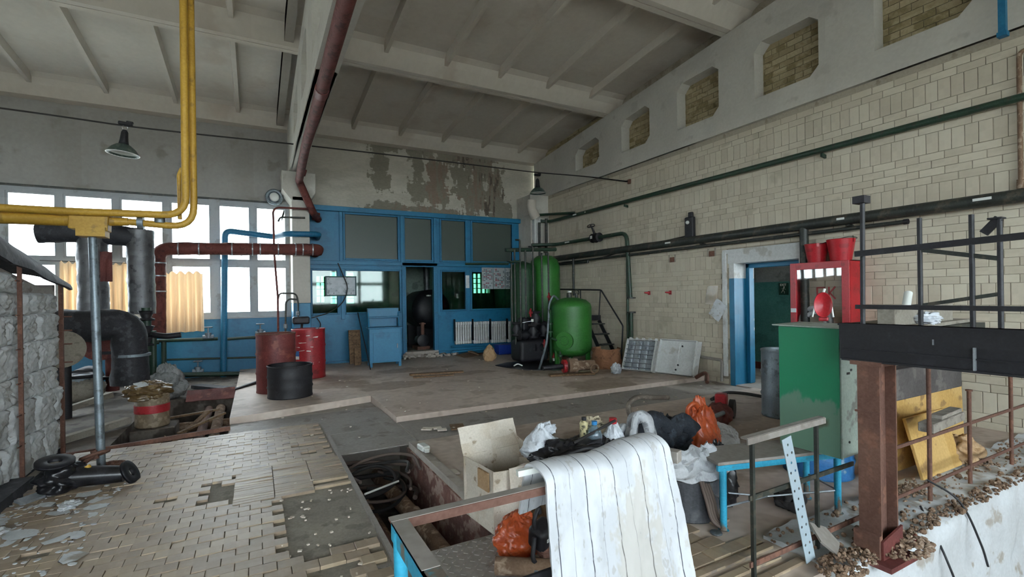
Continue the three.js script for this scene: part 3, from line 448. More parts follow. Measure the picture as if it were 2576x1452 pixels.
// odds and ends at the foot of the partition
one('plastic_crate', [rbb(5.7, 6.25, 0.05, 0.3, -11.75, -11.45, 0.02), bb(5.68, 6.27, 0.28, 0.31, -11.77, -11.43)], std(0x1c3f9c, 0.5), 'deep blue plastic crate on the floor below the radiators', 'crate');
one('floor_sack', [bag(0.17, 0.2, 0.14, 4.984,0.05,-10.532, { s: 4, top: 0.4 })], M.cardboard, 'small brown sack standing below the radiators', 'sack');
one('cardboard_scrap', [xf(new THREE.BoxGeometry(0.55, 0.02, 0.4), 4.941,0.08,-11.703, 0.12, 0.3, 0.05), xf(new THREE.BoxGeometry(0.4, 0.02, 0.3), 4.976,0.16,-11.391, 0.3, 0.9, -0.1)], M.wood, 'flattened brown cardboard scraps below the radiators', 'cardboard');
one('floor_strip', [bar([2.699,0.065,-9.46], [3.763,0.065,-9.241], 0.12, 0.03), bar([2.669,0.065,-9.086], [3.441,0.065,-8.972], 0.08, 0.025)], M.wood, 'dark battens lying on the open concrete floor', 'batten');

// ================= LEFT SIDE: BOILER CASING, GAS PIPES, DUCTS =================
{ // brick-lined boiler casing, plastered blocks
  const b = thing('boiler_casing', 'crumbling whitewashed block boiler casing with rusty angle bars', 'boiler casing', [0, 0, 0]); const x1 = -1.93;
  const blk = surf(0xbfc1c1, 0xb2b3b2, 0x98958f, { m: 0.8, spot: 0.62, grain: 6, rough: 0.95, bump: 0.03, px: 512 });
  M.casing = surf(0xaaa49b, 0x9a938a, 0x857d74, { m: 0.9, rough: 1, bump: 0.02 });
  mesh('core', [poly('zy', [[-6.98, -0.05], [-3.4, -0.05], [-3.4, 2.25], [-5.3, 1.98], [-6.6, 1.76], [-6.98, 1.8]], 1.6, x1 - 1.6)], M.casing, b);
  // irregular rendered blocks standing proud of the core
  const topY = (z) => lerp(1.72, 2.2, clamp((z + 6.98) / 3.5));
  let y = 0.02; let r = 0; while (y < 2.1) { const h = rr(0.2, 0.38); let z = -6.95 + (r % 2 ? 0.02 : 0.12); while (z < -3.6) { const w = rr(0.2, 0.6), z1 = Math.min(z + w, -3.5); const yt = Math.min(y + h - 0.012, topY(z) - 0.02); if (yt - y > 0.07 && !(z > -6.35 && z < -6.15 && y > 1.35 && y < 1.6)) { const bh = yt - y + 0.012, bw = z1 - z + 0.012, bt = rr(0.06, 0.12), g = new THREE.BoxGeometry(bt, bh, bw, 1, 16, 22), p = g.attributes.position; for (let i = 0; i < p.count; i++) { const Y = p.getY(i), Z = p.getZ(i), ed = Math.min(bh / 2 - Math.abs(Y), bw / 2 - Math.abs(Z)), q = p.getX(i) > 0 ? 0.03 * noise(Y * 6 + r, Z * 6 + z, 2) + 0.028 * noise(Y * 24 + r, Z * 24 + z, 5) - 0.03 * (1 - sstep(0, 0.022, ed)) : 0; p.setXYZ(i, p.getX(i) + q, Y + 0.03 * noise(Z * 9 + z, r, 1), Z + 0.035 * noise(Y * 9, z, 6)); }; g.computeVertexNormals(); const m = mesh('block', [g], blk, b); m.position.set(x1 + rr(0, 0.02), (y + yt) / 2, (z + z1) / 2); m.rotation.x = rr(-.02, .02); } z = z1; } y += h; r++; }
  mesh('angle_bar', [bar([x1 + 0.1, -0.02, -5.78], [x1 + 0.1, 2.0, -5.78], 0.02, 0.03), ...[0.35, 0.62, 0.9, 1.2, 1.5, 1.8].map((q) => rod([x1 + 0.1, q, -5.84], [x1 + 0.1, q, -5.7], 0.006))], M.rust, b);
  mesh('corner_bar', [bar([x1 + 0.05, -0.05, -6.98], [x1 + 0.05, 1.82, -6.98], 0.035, 0.035), ...[1.45, 1.3, 1.15, 0.95].map((q) => rod([x1 + 0.06, q, -6.98], [x1 + 0.14, q, -6.98], 0.008))], M.rust, b);
  mesh('foot', [bb(x1 - 0.1, x1 + 0.03, -0.1, 0.02, -6.98, -3.4), bar([x1 + 0.1, 0.02, -5.7], [x1 + 0.1, 0.02, -3.4], 0.2, 0.14)], M.bitumen, b);
  // black bitumen-felt hood curling over the top
  mesh('hood', sheet(20, 12, (u, v) => { const z = lerp(-6.98, -3.4, u), a = v * 1.25, q = lerp(1.74, 2.24, u); return [x1 + 0.12 - 0.75 * (1 - Math.cos(a)) - 0.02 * noise(u * 9, v * 4, 1), q + (0.2 + 0.62 * u) * Math.sin(a) + 0.02 * noise(u * 8, v * 8, 5), z]; }, 0.03), M.bitumen, b);
}
one('support_pole', [rod([-1.333,0,-5.979], [-1.403,2.328,-6.1], 0.036, 0.036, 16), cyl(0.07, 0.012, -1.333, 0.016, -5.979)], M.steel, 'blue-grey steel pole holding up the yellow gas pipe', 'pole');
{ // yellow gas pipes
  const z = -6.1; const a = thing('gas_main', 'thick yellow gas main entering past the pole and rising to the roof', 'pipe');
  mesh('main_pipe', [pipe([[-6, 2.36, z], [-1.6, 2.4, z]], 0.058, 0, 16), rod([-1.6, 2.4, z], [-1.12, 2.41, z], 0.058, 0.04, 16), pipe([[-1.12, 2.41, z], [-0.565, 2.38, z], [-0.567, 5.9, z]], 0.034, 0.22, 14)], M.yellow, a);
  mesh('clamp_block', [rb(0.3, 0.2, 0.16, 0.012, -1.414,2.406,-6.1, 0, 0, -0.05), bb(-1.5, -1.28, 2.24, 2.33, z - 0.05, z + 0.12)], M.yellow, a); mesh('flange', [cyl(0.07, 0.05, 0, 0, 0, 16).rotateZ(Math.PI / 2).translate(-1.02, 2.41, z), cyl(0.05, 0.07, -0.86, 2.45, z, 10)], M.steel, a);
  const b = thing('gas_pipe', 'slimmer yellow gas pipe above the main, turning up to the roof', 'pipe'); mesh('pipe_run', [pipe([[-6, 2.46, z + 0.1], [-1.53, 2.47, z + 0.1], [-0.625, 2.49, z + 0.1], [-0.617, 5.9, z + 0.1]], 0.036, 0.2, 14)], M.yellow, b); mesh('branch', [pipe([[-0.686, 2.46, z + 0.02], [-0.689,2.926,-6.08], [-0.661,2.996,-6.08]], 0.02, 0.03)], M.yellow, b); mesh('branch_tip', [rod([-0.668,2.995,-6.08], [-0.639,3.032,-6.08], 0.016)], M.chrome, b);
}
// foil-wrapped ducts
function duct(pts, r, n, sd, fil = 0.15) { const c = pathPts(pts, fil), cl = []; for (let i = 0; i < c.length - 1; i++) { const L = c[i].distanceTo(c[i + 1]), m = Math.max(1, Math.round(L / 0.05)); for (let k = 0; k < m; k++) cl.push(c[i].clone().lerp(c[i + 1], k / m)); } cl.push(c[c.length - 1]); return sweep(cl, (t, a) => r * (1 + 0.11 * noise(t * n, Math.cos(a) * 1.6 + sd, Math.sin(a) * 1.6) + 0.06 * noise(t * n * 4, Math.cos(a) * 4, Math.sin(a) * 4 + sd)), 22); }
{ const d = thing('flue_duct', 'torn black-wrapped flue duct with two foil-clad legs before the windows', 'duct'); const z = -10.5;
  mesh('cross_duct', [duct([[-3.1, 2.76, z], [-2.6, 2.78, z], [-1.7, 2.72, z]], 0.17, 9, 3)], M.bitumen, d);
  mesh('duct_leg', [duct([[-2.415,2.786,-10.5], [-2.411,1.342,-10.5]], 0.21, 7, 1)], M.foil, d); mesh('duct_leg', [duct([[-1.768,2.853,-10.5], [-1.752,1.389,-10.5]], 0.2, 7, 9)], M.foil, d);
  mesh('wrap_flap', sheet(8, 6, (u, v) => [-2.271 + 0.16 * u, 1.95 + 0.5 * v + 0.02 * noise(u * 5, v * 5), -10.28 + 0.05 * noise(u * 4, v * 6, 2)], 0.006), M.rustRed, d);
}
{ const d = thing('black_duct', 'black felt-wrapped bent duct below the curtains', 'duct'); mesh('duct_bend', [duct([[-3.6, 1.28, -9.6], [-1.768,1.24,-9.5], [-1.739,0.32,-9.5]], 0.24, 8, 5, 0.2)], M.bitumen, d); mesh('strap', [cyl(0.25, 0.04, -1.728,0.77,-9.5, 20)], M.steel, d); }
// brown lagged pipe with bright clamps
{ const d = thing('lagged_pipe', 'brown lagged pipe with bright clamps crossing the windows to the partition', 'pipe'), z = -11.45;
  mesh('pipe_run', [duct([[-1.668,0.94,-11.45], [-1.648,2.627,-11.45], [1.26,2.707,-11.45], [1.26, 2.72, -12.25]], 0.125, 14, 2, 0.2)], M.brownPipe, d);
  for (const px of [0.1, 0.22, 0.42, 0.55, 0.6, 0.72, 0.84, 0.89, 0.96]) { const x = lerp(-1.604, 1.244, px); mesh('clamp', [xf(new THREE.CylinderGeometry(0.136, 0.136, 0.022, 20), x, lerp(2.628, 2.706, px), z, 0, 0, Math.PI / 2)], M.galv, d); }
  for (const y of [2.35, 2.1, 1.8]) mesh('clamp', [cyl(0.136, 0.022, -1.656, y, z, 20)], M.galv, d); }
// blue pipe rising past the windows
one('blue_pipe', [pipe([[1.32, 3.06, -12.28], [1.28, 3.06, -11.56], [0.62, 3.04, -11.56], [0.4, 3.03, -12.14], [-0.561,3.125,-12.14], [-0.631,-0.045,-12.14]], 0.062, 0.14, 14)], M.blueD, 'blue pipe rising before the windows and turning into the partition', 'pipe');
// green pipework below the windows
{ const p = thing('green_pipework', 'dark green pipework with valves along the blue wall below the windows', 'pipework'), z = -12.1;
  mesh('upper_run', [pipe([[-1.817,0.799,-12.1], [-0.721,0.788,-12.1]], 0.035), pipe([[-0.545,0.77,-12.1], [0.367,0.792,-12.1]], 0.03), pipe([[-1.892,-0.021,-12.1], [-1.863,0.77,-12.1], [-1.751,0.779,-12.1]], 0.05, 0.12), rod([-1.671,0.775,-12.1], [-1.674,-0.042,-12.1], 0.045)], M.greenPipe, p);
  mesh('lower_run', [pipe([[-1.546,0.091,-12], [0.594,-0.048,-12]], 0.05), pipe([[-1.635,0.393,-12.2], [0.651,0.295,-12.2]], 0.02)], M.greenPipe, p);
  for (const [x, y] of [[-0.894, 0.87], [0.09, 0.9], [-1.086, 0.16]]) mesh('valve', [cyl(0.06, 0.1, x, y, -12.08, 12), rod([x, y, -12.08], [x, y + 0.17, -12.08], 0.015), torus(0.075, 0.012, x, y + 0.17, -12.08, Math.PI / 2), rod([x - 0.1, y - 0.04, -12.08], [x + 0.1, y - 0.04, -12.08], 0.05)], M.steel, p); }
{ const p = thing('riser_valves', 'stack of dark valves and green risers beside the black duct', 'valve'), x = -1.648; mesh('riser', [rod([x, 0.2, -10.2], [x, 1.5, -10.2], 0.07), rod([x + 0.09, 0.2, -10.2], [x + 0.09, 1.1, -10.2], 0.05)], M.greenPipe, p);
  for (const y of [1.38, 1.12, 0.95]) mesh('valve_body', [lathe([[0, -0.1], [0.12, -0.1], [0.12, -0.07], [0.07, -0.05], [0.1, 0.03], [0.12, 0.07], [0, 0.07]], x, y, -10.2)], M.black, p); mesh('side_outlet', [pipe([[x, 1.05, -10.2], [x + 0.3, 1.0, -10.1], [x + 0.5, 1.02, -10.1]], 0.05, 0.05)], M.black, p); }
// curtains
{ M.curtainR = M.curtain; const cur = (a, b, t, bo, n, lab, sd, z = -12.27) => { one('curtain', sheet(n * 10, 14, (u, v) => { const e = 1 - v, f = Math.sin(u * n * 6.283 + sd + 0.5 * noise(u * 4, sd)) , w = 1 + 0.04 * e; return [lerp(a, b, 0.5 + (u - 0.5) * w) + 0.012 * f, lerp(bo, t, v) + 0.03 * v * Math.sin(u * n * 6.283) - 0.03 * noise(u * 3, sd), z + (0.03 + 0.05 * e) * f + 0.02 * noise(u * 3, v * 2, sd)]; }, 0.003), M.curtain, lab, 'curtain', 'tan curtains in the lower windows'); };
  cur(-3.32, -2.979, 2.391, 1.326, 3, 'tan curtain nearest the boiler casing, in the lower windows', 1); cur(-2.614, -2.235, 2.374, 1.301, 3, 'tan curtain gathered between the two foil-clad duct legs', 2.3);
  cur(-1.653, -0.954, 2.191, 0.969, 5, 'long tan curtain hanging loose beside the brown lagged pipe', 4, -11.85);
  one('curtain_wire', [rod([-3.6, 2.42, -12.27], [-1.9, 2.38, -12.27], 0.006)], M.rubber, 'thin wire carrying the tan curtains', 'wire'); }
// ---- drums ----
const drumProfile = (r, h, open) => { const p = [[0, 0.01], [r - 0.02, 0.01], [r - 0.012, 0], [r + 0.004, 0], [r + 0.004, 0.02], [r, 0.03]]; for (const q of [0.33, 0.66]) p.push([r, h * q - 0.03], [r + 0.012, h * q], [r, h * q + 0.03]); p.push([r, h - 0.03], [r + 0.006, h - 0.02], [r + 0.006, h], [r - 0.006, h]); if (open) p.push([r - 0.008, h - 0.02], [r - 0.008, 0.03], [0, 0.03]); else p.push([r - 0.012, h - 0.015], [0, h - 0.015]); return p; };
{ const d = thing('oil_drum', 'rusty maroon open-topped drum, tallest of the three drums', 'drum', [0.3, 0.05, -9.14]); mesh('shell', [lathe(drumProfile(0.305, 0.98, true), 0, 0, 0, 40)], M.maroon, d); mesh('rim', [torus(0.303, 0.012, 0, 0.98, 0, Math.PI / 2, 0, 40)], M.rust, d);
  const e = thing('oil_drum', 'glossy red steel drum with white scratches and a blue label', 'drum', [0.927, 0.05, -10.4]); mesh('shell', [lathe(drumProfile(0.31, 0.97, false), 0, 0, 0, 40)], M.redPaint, e); const sc = []; for (let i = 0; i < 16; i++) { const a = rr(-0.9, 0.4), y = [0.86, 0.8, 0.72, 0.64, 0.56, 0.3, 0.26, 0.2, 0.12][i % 9]; sc.push(xf(new THREE.BoxGeometry(rr(0.05, 0.14), rr(0.006, 0.012), 0.004), Math.sin(a) * 0.314, y + rr(-.02, .02), Math.cos(a) * 0.314, 0, a, rr(-.15, .15))); } mesh('scuff', sc, M.enamel, e).userData.kind = 'stuff';
  mesh('sticker', [xf(new THREE.BoxGeometry(0.09, 0.1, 0.004), Math.sin(-0.8) * 0.314, 0.5, Math.cos(-0.8) * 0.314, 0, -0.8)], std(0x2e5f9a, 0.5), e); mesh('sticker', [xf(new THREE.BoxGeometry(0.09, 0.06, 0.004), Math.sin(-0.8) * 0.314, 0.42, Math.cos(-0.8) * 0.314, 0, -0.8)], M.enamel, e); mesh('bung', [cyl(0.035, 0.03, 0.16, 0.97, 0.1, 12)], M.steel, e);
  const f = thing('oil_drum', 'short black cut-down drum standing before the maroon drum', 'drum', [0.478, 0.05, -8.53]); mesh('shell', [lathe(drumProfile(0.33, 0.5, true), 0, 0, 0, 40)], M.black, f); mesh('rim', [torus(0.33, 0.012, 0, 0.5, 0, Math.PI / 2, 0, 40)], M.black, f); mesh('lining', [cyl(0.3, 0.02, 0, 0.42, 0)], M.dirt, f); }
// ---- tap pipes behind the drums ----
{ const p = thing('water_taps', 'rusty standpipe with arched tap pipes behind the drums', 'tap'), z = -11.5; mesh('standpipe', [pipe([[0.425,0.785,-11.5], [0.429,1.641,-11.5], [0.372,2.58,-11.5], [0.362,3.517,-11.5], [0.439,3.591,-11.5], [1.097,3.605,-11.5]], 0.022, 0.06)], M.rustRed, p);
  mesh('tap_arch', [pipe([[0.436,1.623,-11.5], [0.461,1.743,-11.5], [0.786,1.739,-11.45], [0.823,1.548,-11.45], [0.819,1.201,-11.45]], 0.018, 0.1), pipe([[0.56,0.819,-11.4], [0.577,1.553,-11.4], [0.648,1.62,-11.4], [0.805,1.6,-11.4]], 0.018, 0.1), pipe([[1.0, 3.42, -11.6], [0.5, 3.4, -11.6], [0.46, 3.3, -11.6]], 0.02, 0.05), rod([0.7, 3.1, -11.62], [1.15, 3.1, -11.62], 0.015)], M.darkPipe, p);
  for (const [a, b] of [[718, 815], [718, 832], [750, 785]]) mesh('tap_valve', [cyl(0.04, 0.09, 0, 0, 0, 10).translate((a - 718) / 32 * 0.25 + 0.564, (832 - b) * 0.009 + 0.88, -11.42)], M.steel, p);
  mesh('manifold', [rb(0.34, 0.16, 0.2, 0.04, 0.866,1.151,-11.35), pipe([[0.889,1.099,-11.35], [0.867,0.947,-11.3], [0.834,0.827,-11.2]], 0.025, 0.03)], M.black, p); }
// lamps
function pendant(x, y, z, s, label, tilt) { const l = thing('pendant_lamp', label, 'lamp', [x, y, z], 0, 'green enamel pendant lamps'); l.rotation.z = tilt; l.scale.setScalar(s); mesh('shade', [lathe([[0.06, 0.17], [0.1, 0.16], [0.17, 0.1], [0.22, 0.03], [0.235, 0], [0.228, 0], [0.21, 0.035], [0.16, 0.09], [0.05, 0.15]])], surf(0x42534b, 0x3a4a43, 0x5a655d, { m: 0.4, px: 128, rough: 0.4 }), l); mesh('shade_rim', [torus(0.232, 0.006, 0, 0.002, 0, Math.PI / 2, 0, 32)], M.enamel, l); mesh('lining', [lathe([[0.2285, 0.0], [0.2105, 0.034], [0.16, 0.088], [0, 0.14]])], M.enamel, l); mesh('socket', [lathe([[0, 0.42], [0.03, 0.42], [0.05, 0.38], [0.062, 0.24], [0.075, 0.16], [0, 0.16]])], M.black, l); mesh('hook', [torus(0.04, 0.006, 0, 0.46, 0, 0, 0.5, 14)], M.chrome, l); mesh('bracket', [rb(0.2, 0.06, 0.08, 0.02, 0.0, 0.53, 0), rb(0.1, 0.04, 0.06, 0.015, 0.06, 0.56, 0.01)], M.black, l); return l; }
pendant(-1.933,4.09,-10.2, 0.98, 'dark green pendant lamp hanging on the cable above the windows', -0.08);
pendant(6.457,4.242,-10.6, 0.9, 'small green pendant lamp hanging in the corner by the brick wall', 0.02);
{ const l = thing('bulkhead_lamp', 'round grey bulkhead lamp fixed above the window beside the column', 'lamp', [0.415,3.954,-12.3]); mesh('rim', [torus(0.15, 0.04, 0, 0, 0.05, 0, 0, 28), cyl(0.16, 0.08, 0, 0, 0, 28).rotateX(Math.PI / 2)], M.steel, l); mesh('lens', [new THREE.SphereGeometry(0.1, 18, 12).scale(1, 1, 0.6).translate(0, 0, 0.05)], M.enamel, l); }
one('lamp_cable', [curve([[-5.5, 4.61, -10.2], [-3.421,4.61,-10.2], [-2.485,4.59,-10.2], [-1.922,4.573,-10.2], [-0.853,4.582,-10.2], [0.855,4.649,-10.3], [2.775,4.703,-10.4], [4.71,4.743,-10.5], [6.454,4.785,-10.6], [7.2,4.535,-9.607], [7.38,4.128,-8.24]], 0.014, 90, 6)], M.rubber, 'long sagging black cable strung across the hall with two lamps', 'cable');
one('wall_anchor', [rb(0.05, 0.1, 0.08, 0.01, 7.4,4.126,-8.224)], M.rust, 'small rusty wall anchor at the end of the lamp cable', 'anchor');
// red roof drain pipe under the beam
{ const p = thing('roof_drain', 'dark red drain pipe slung under the roof beam and dropping into the partition', 'pipe'); mesh('pipe_run', [pipe([[0.76,4.3,-4.33], [0.8,4.3,-7.112], [0.82,4.3,-9.265], [0.875,4.197,-11.45], [1.145,3.555,-11.5], [1.335,3.494,-12.2]], 0.08, 0.1, 16)], M.brownPipe, p); mesh('joint', [rod([0.792,4.3,-6.551], [0.797,4.3,-6.764], 0.09), rod([0.955,4.455,-11.4], [0.915,4.325,-11.42], 0.092), cyl(0.09, 0.16, 1.271,3.525,-12, 14)], M.maroon, p);
  one('hanger_rods', [rod([0.767,5.093,-11.3], [0.934,4.712,-11.3], 0.012), rod([0.856,5.303,-11.3], [0.858,4.909,-11.3], 0.01)], M.black, 'two bent iron hanger rods sticking out beside the red drain pipe', 'rod'); }

// ================= RIGHT WALL: DOORWAY, PIPES, TANKS =================
{
  const c = struct('wall_corridor', 'dim corridor beyond the blue doorway, teal below and grey above', 'wall'), teal = surf(0x4d8781, 0x467c77, 0x3f706d, { m: 1.5, rough: 0.5 }), grey = surf(0x8e9292, 0x818585, 0x707474, { m: 1.5, rough: 0.9 });
  mesh('teal_dado', [bb(9.4, 9.7, 0, 1.82, -9, -4.5), bb(9.4, 9.7, 0, 0.9, -4.5, -2.5)], teal, c); mesh('upper_wall', [bb(9.4, 9.7, 1.82, 3, -9, -4.5), bb(9.4, 9.7, 2.5, 3, -4.5, -2.5)], grey, c); const addedCorrWin = struct('window_' + (++winN), 'added corridor window, out of sight beyond the doorway, to light the corridor', 'window'); mesh('pane', [bb(9.55, 9.556, 0.9, 2.5, -4.5, -2.8)], M.glass, addedCorrWin); mesh('window_frame', [bb(9.5, 9.6, 0.9, 2.5, -3.68, -3.62)], M.white, addedCorrWin); mesh('end_wall', [bb(7.944, 9.7, 0, 3, -9.3, -9)], grey, c); mesh('end_wall', [bb(7.944, 9.7, 0, 3, -2.8, -2.5)], grey, c); mesh('corridor_ceiling', [bb(7.944, 9.7, 2.8, 3, -9, -2.5)], grey, c); mesh('corridor_floor', [bb(XR, 9.7, -0.3, -0.01, -9, -2.5)], M.concrete, c); mesh('skirting', [bb(9.37, 9.4, 0, 0.14, -9, -2.8)], M.rustRed, c);  // corridor window is added out of view to brighten the corridor
  const d = struct('door_1', 'wall opening with blue and white painted reveals', 'doorway');
  mesh('jamb', [bb(XR - 0.01, XR + 0.53, -0.03, 1.86, DZ0 - 0.1, DZ0)], M.blue, d); mesh('jamb_top', [bb(XR - 0.01, XR + 0.53, 1.86, DH, DZ0 - 0.1, DZ0)], M.white, d);
  mesh('jamb', [bb(XR - 0.01, XR + 0.53, -0.03, 1.86, DZ1, DZ1 + 0.1)], M.blue, d); mesh('jamb_top', [bb(XR - 0.01, XR + 0.53, 1.86, DH, DZ1, DZ1 + 0.1)], M.white, d);
  mesh('lintel', [bb(XR - 0.02, XR + 0.53, DH - 0.06, DH + 0.13, DZ0 - 0.12, DZ1 + 0.1)], M.white, d);
  mesh('door_frame', [rbb(XR + 0.3, XR + 0.42, 0, DH - 0.06, DZ0, DZ0 + 0.07, 0.01), rbb(XR + 0.3, XR + 0.42, 0, DH - 0.06, DZ1 - 0.07, DZ1, 0.01), rbb(XR + 0.3, XR + 0.42, DH - 0.14, DH - 0.06, DZ0, DZ1, 0.01)], M.blue, d);
  mesh('paint_chip', [xf(new THREE.CylinderGeometry(0.04, 0.05, 0.006, 7), XR + 0.47, 0.95, DZ0 + 0.003, Math.PI / 2, 0, 0.2), xf(new THREE.CylinderGeometry(0.03, 0.02, 0.006, 6), XR + 0.49, 1.12, DZ0 + 0.003, Math.PI / 2)], M.white, d);
  const t = struct('trim_1', 'white painted strip beside the doorway', 'trim'); mesh('strip', [rbb(XR - 0.035, XR + 0.005, 0.12, 2.33, -5.83, -5.75, 0.008), rbb(XR - 0.02, XR + 0.005, 2.3, 2.37, -5.83, -4.4, 0.006)], M.white, t);
}
{ // emergency exit pictogram
  const s = thing('exit_sign', 'dark green exit sign with white running figure on the corridor wall', 'sign', [9.385, 1.671, -5.963], -Math.PI / 2), w = 0.2, h = 0.24;
  mesh('plate', [bb(-w / 2, w / 2, -h / 2, h / 2, 0, 0.008)], std(0x0f3a30, 0.5), s); const e = geo([text('EXIT', 0.045, 0.003)]); mesh('lettering', [e.translate(-0.075, 0.06, 0.008)], M.enamel, s);
  mesh('figure', [cyl(0.014, 0.004, 0, 0, 0, 10).rotateX(Math.PI / 2).translate(0.012, 0.035, 0.01), bar([0.005, 0.018, 0.01], [-0.012, -0.03, 0.01], 0.022, 0.004), bar([-0.012, -0.03, 0.01], [0.02, -0.055, 0.01], 0.012, 0.004), bar([0.02, -0.055, 0.01], [0.018, -0.09, 0.01], 0.012, 0.004), bar([-0.012, -0.03, 0.01], [-0.045, -0.075, 0.01], 0.012, 0.004), bar([0.002, 0.012, 0.01], [0.045, -0.01, 0.01], 0.01, 0.004), bar([0, 0.012, 0.01], [-0.04, 0.0, 0.01], 0.01, 0.004)], M.enamel, s); }
// wall pipes
{ const p = thing('upper_wall_pipe', 'dark green pipe running high along the brick wall', 'pipe'); mesh('pipe_run', [pipe([[6.9, 3.72, -11.55], [7.3, 3.68, -11.4], [7.31, 3.66, 1.5]], 0.043, 0.2, 14), pipe([[6.95, 3.5, -11.5], [6.95, 3.86, -11.5], [7.31, 3.74, -10.2]], 0.035, 0.1)], M.greenPipe, p); for (const z of [-8.3, -4.05, -1.2]) mesh('bracket', [bar([7.31, 3.6, z], [7.43, 3.58, z], 0.03, 0.05)], M.greenPipe, p);
  mesh('flow_label', [bb(7.255, 7.26, 3.66, 3.69, -10.2, -10.05)], M.enamel, p); mesh('flow_label', [bb(7.255, 7.26, 3.655, 3.685, -9.7, -9.66)], M.enamel, p); }
{ const p = thing('lower_wall_pipe', 'thick dark pipe running along the brick wall above the doorway', 'pipe'); mesh('pipe_run', [pipe([[7.28, 2.62, -11.5], [7.28, 2.61, -8], [7.28, 2.6, 1.5]], 0.075, 0, 16)], M.darkPipe, p); for (const [z, l] of [[-7.0, 0.14], [-3.8, 0.1], [-2.35, 0.16]]) mesh('flow_label', [bb(7.2, 7.206, 2.6, 2.63, z, z + l)], M.enamel, p); for (const z of [-6.2, -3.7]) mesh('bracket', [bar([7.28, 2.53, z], [7.43, 2.5, z], 0.05, 0.03)], M.darkPipe, p);
  const q = thing('slim_wall_pipe', 'slim dark pipe just below the thick wall pipe, ending short', 'pipe'); mesh('pipe_run', [pipe([[7.3, 2.48, -11.4], [7.3, 2.475, -3.02]], 0.028)], M.darkPipe, q); mesh('end_cap', [rod([7.3, 2.475, -3.05], [7.3, 2.475, -3.0], 0.034)], M.black, q);
  const r = thing('drop_pipe', 'dark drop pipe between wall pipe and doorway corner', 'pipe'); mesh('pipe_run', [pipe([[7.28, 2.6, -4.3], [7.28, 1.0, -4.3]], 0.06, 0, 14)], M.darkPipe, r); }
{ const p = thing('valve_line', 'dark green pipe with handwheel valve bending down the brick wall', 'pipe'); mesh('pipe_run', [pipe([[6.6, 2.98, -11.2], [7.25, 3.0, -11.0], [7.3, 2.98, -8.22], [7.3, 1.53, -8.13]], 0.045, 0.2, 14), rod([7.32, 1.2, -8.14], [7.32, 0.35, -8.15], 0.045)], M.greenPipe, p); mesh('twin_pipe', [rod([7.36, 2.55, -8.28], [7.36, 0.3, -8.3], 0.03)], M.greenPipe, p);
  mesh('flange', [cyl(0.1, 0.03, 7.32, 1.53, -8.13, 16)], M.darkPipe, p); mesh('flange', [cyl(0.1, 0.03, 7.32, 1.21, -8.14, 16)], M.darkPipe, p);
  const v = mesh('valve', [xf(lathe([[0, -0.14], [0.11, -0.14], [0.11, -0.11], [0.06, -0.08], [0.12, 0], [0.06, 0.08], [0.11, 0.11], [0.11, 0.14], [0, 0.14]]), 7.29, 2.99, -9.3, Math.PI / 2), rod([7.29, 3.0, -9.3], [7.2, 3.26, -9.35], 0.035, 0.02)], M.black, p); mesh('handwheel', handwheel(0.09, 0.012).map((g) => xf(g, 7.19, 3.28, -9.36, Math.PI / 2 - 0.3)), M.black, v); mesh('tag_plate', [bb(7.14, 7.15, 2.96, 3.03, -9.34, -9.27)], M.enamel, p);
  mesh('flow_label', [bb(7.25, 7.255, 2.97, 3.0, -8.8, -8.65)], M.enamel, p); mesh('flow_label', [bb(7.2, 7.205, 2.98, 3.01, -10.5, -10.3)], M.enamel, p); }
{ const p = thing('corner_risers', 'bundle of thin vertical pipes in the corner behind the green vessel', 'pipe'); mesh('riser', [rod([6.92,3.622,-11.3], [6.894,-0.093,-11.3], 0.035)], M.darkPipe, p); mesh('riser', [rod([7.205,3.764,-11.4], [7.176,-0.125,-11.4], 0.04)], M.darkPipe, p); mesh('riser', [rod([7.25, 2.55, -10.2], [7.25, 1.6, -10.2], 0.03)], M.darkPipe, p); mesh('side_run', [pipe([[7.3, 2.45, -10.9], [7.25, 2.42, -9.6]], 0.025), rod([7.25, 2.4, -9.6], [7.25, 2.46, -9.6], 0.04)], M.darkPipe, p); mesh('wall_box', [bb(6.85, 7.05, 2.9, 3.8, -11.58, -11.45)], M.white, p);
  one('corner_duct', [duct([[6.689,4.205,-11.3], [6.661,3.986,-11.3], [6.808,3.746,-11.3]], 0.13, 4, 3)], M.roof, 'short pale duct elbow below the corner lamp', 'duct'); }
one('near_riser', [pipe([[7.41, 4.2, -1.8], [7.36, 4.18, -2.0], [7.36, 2.78, -2.0]], 0.022, 0.06), cyl(0.035, 0.1, 7.36, 2.74, -2.0, 12)], M.dirt, 'brownish vertical pipe on the brick wall at the picture edge', 'pipe');
one('blue_hanger', [bb(7.14, 7.2, 4.36, 6.0, -2.1, -2.04), bb(7.13, 7.21, 4.33, 4.38, -2.11, -2.03)], M.blueD, 'blue steel hanger strap dropping from the roof beam', 'hanger');
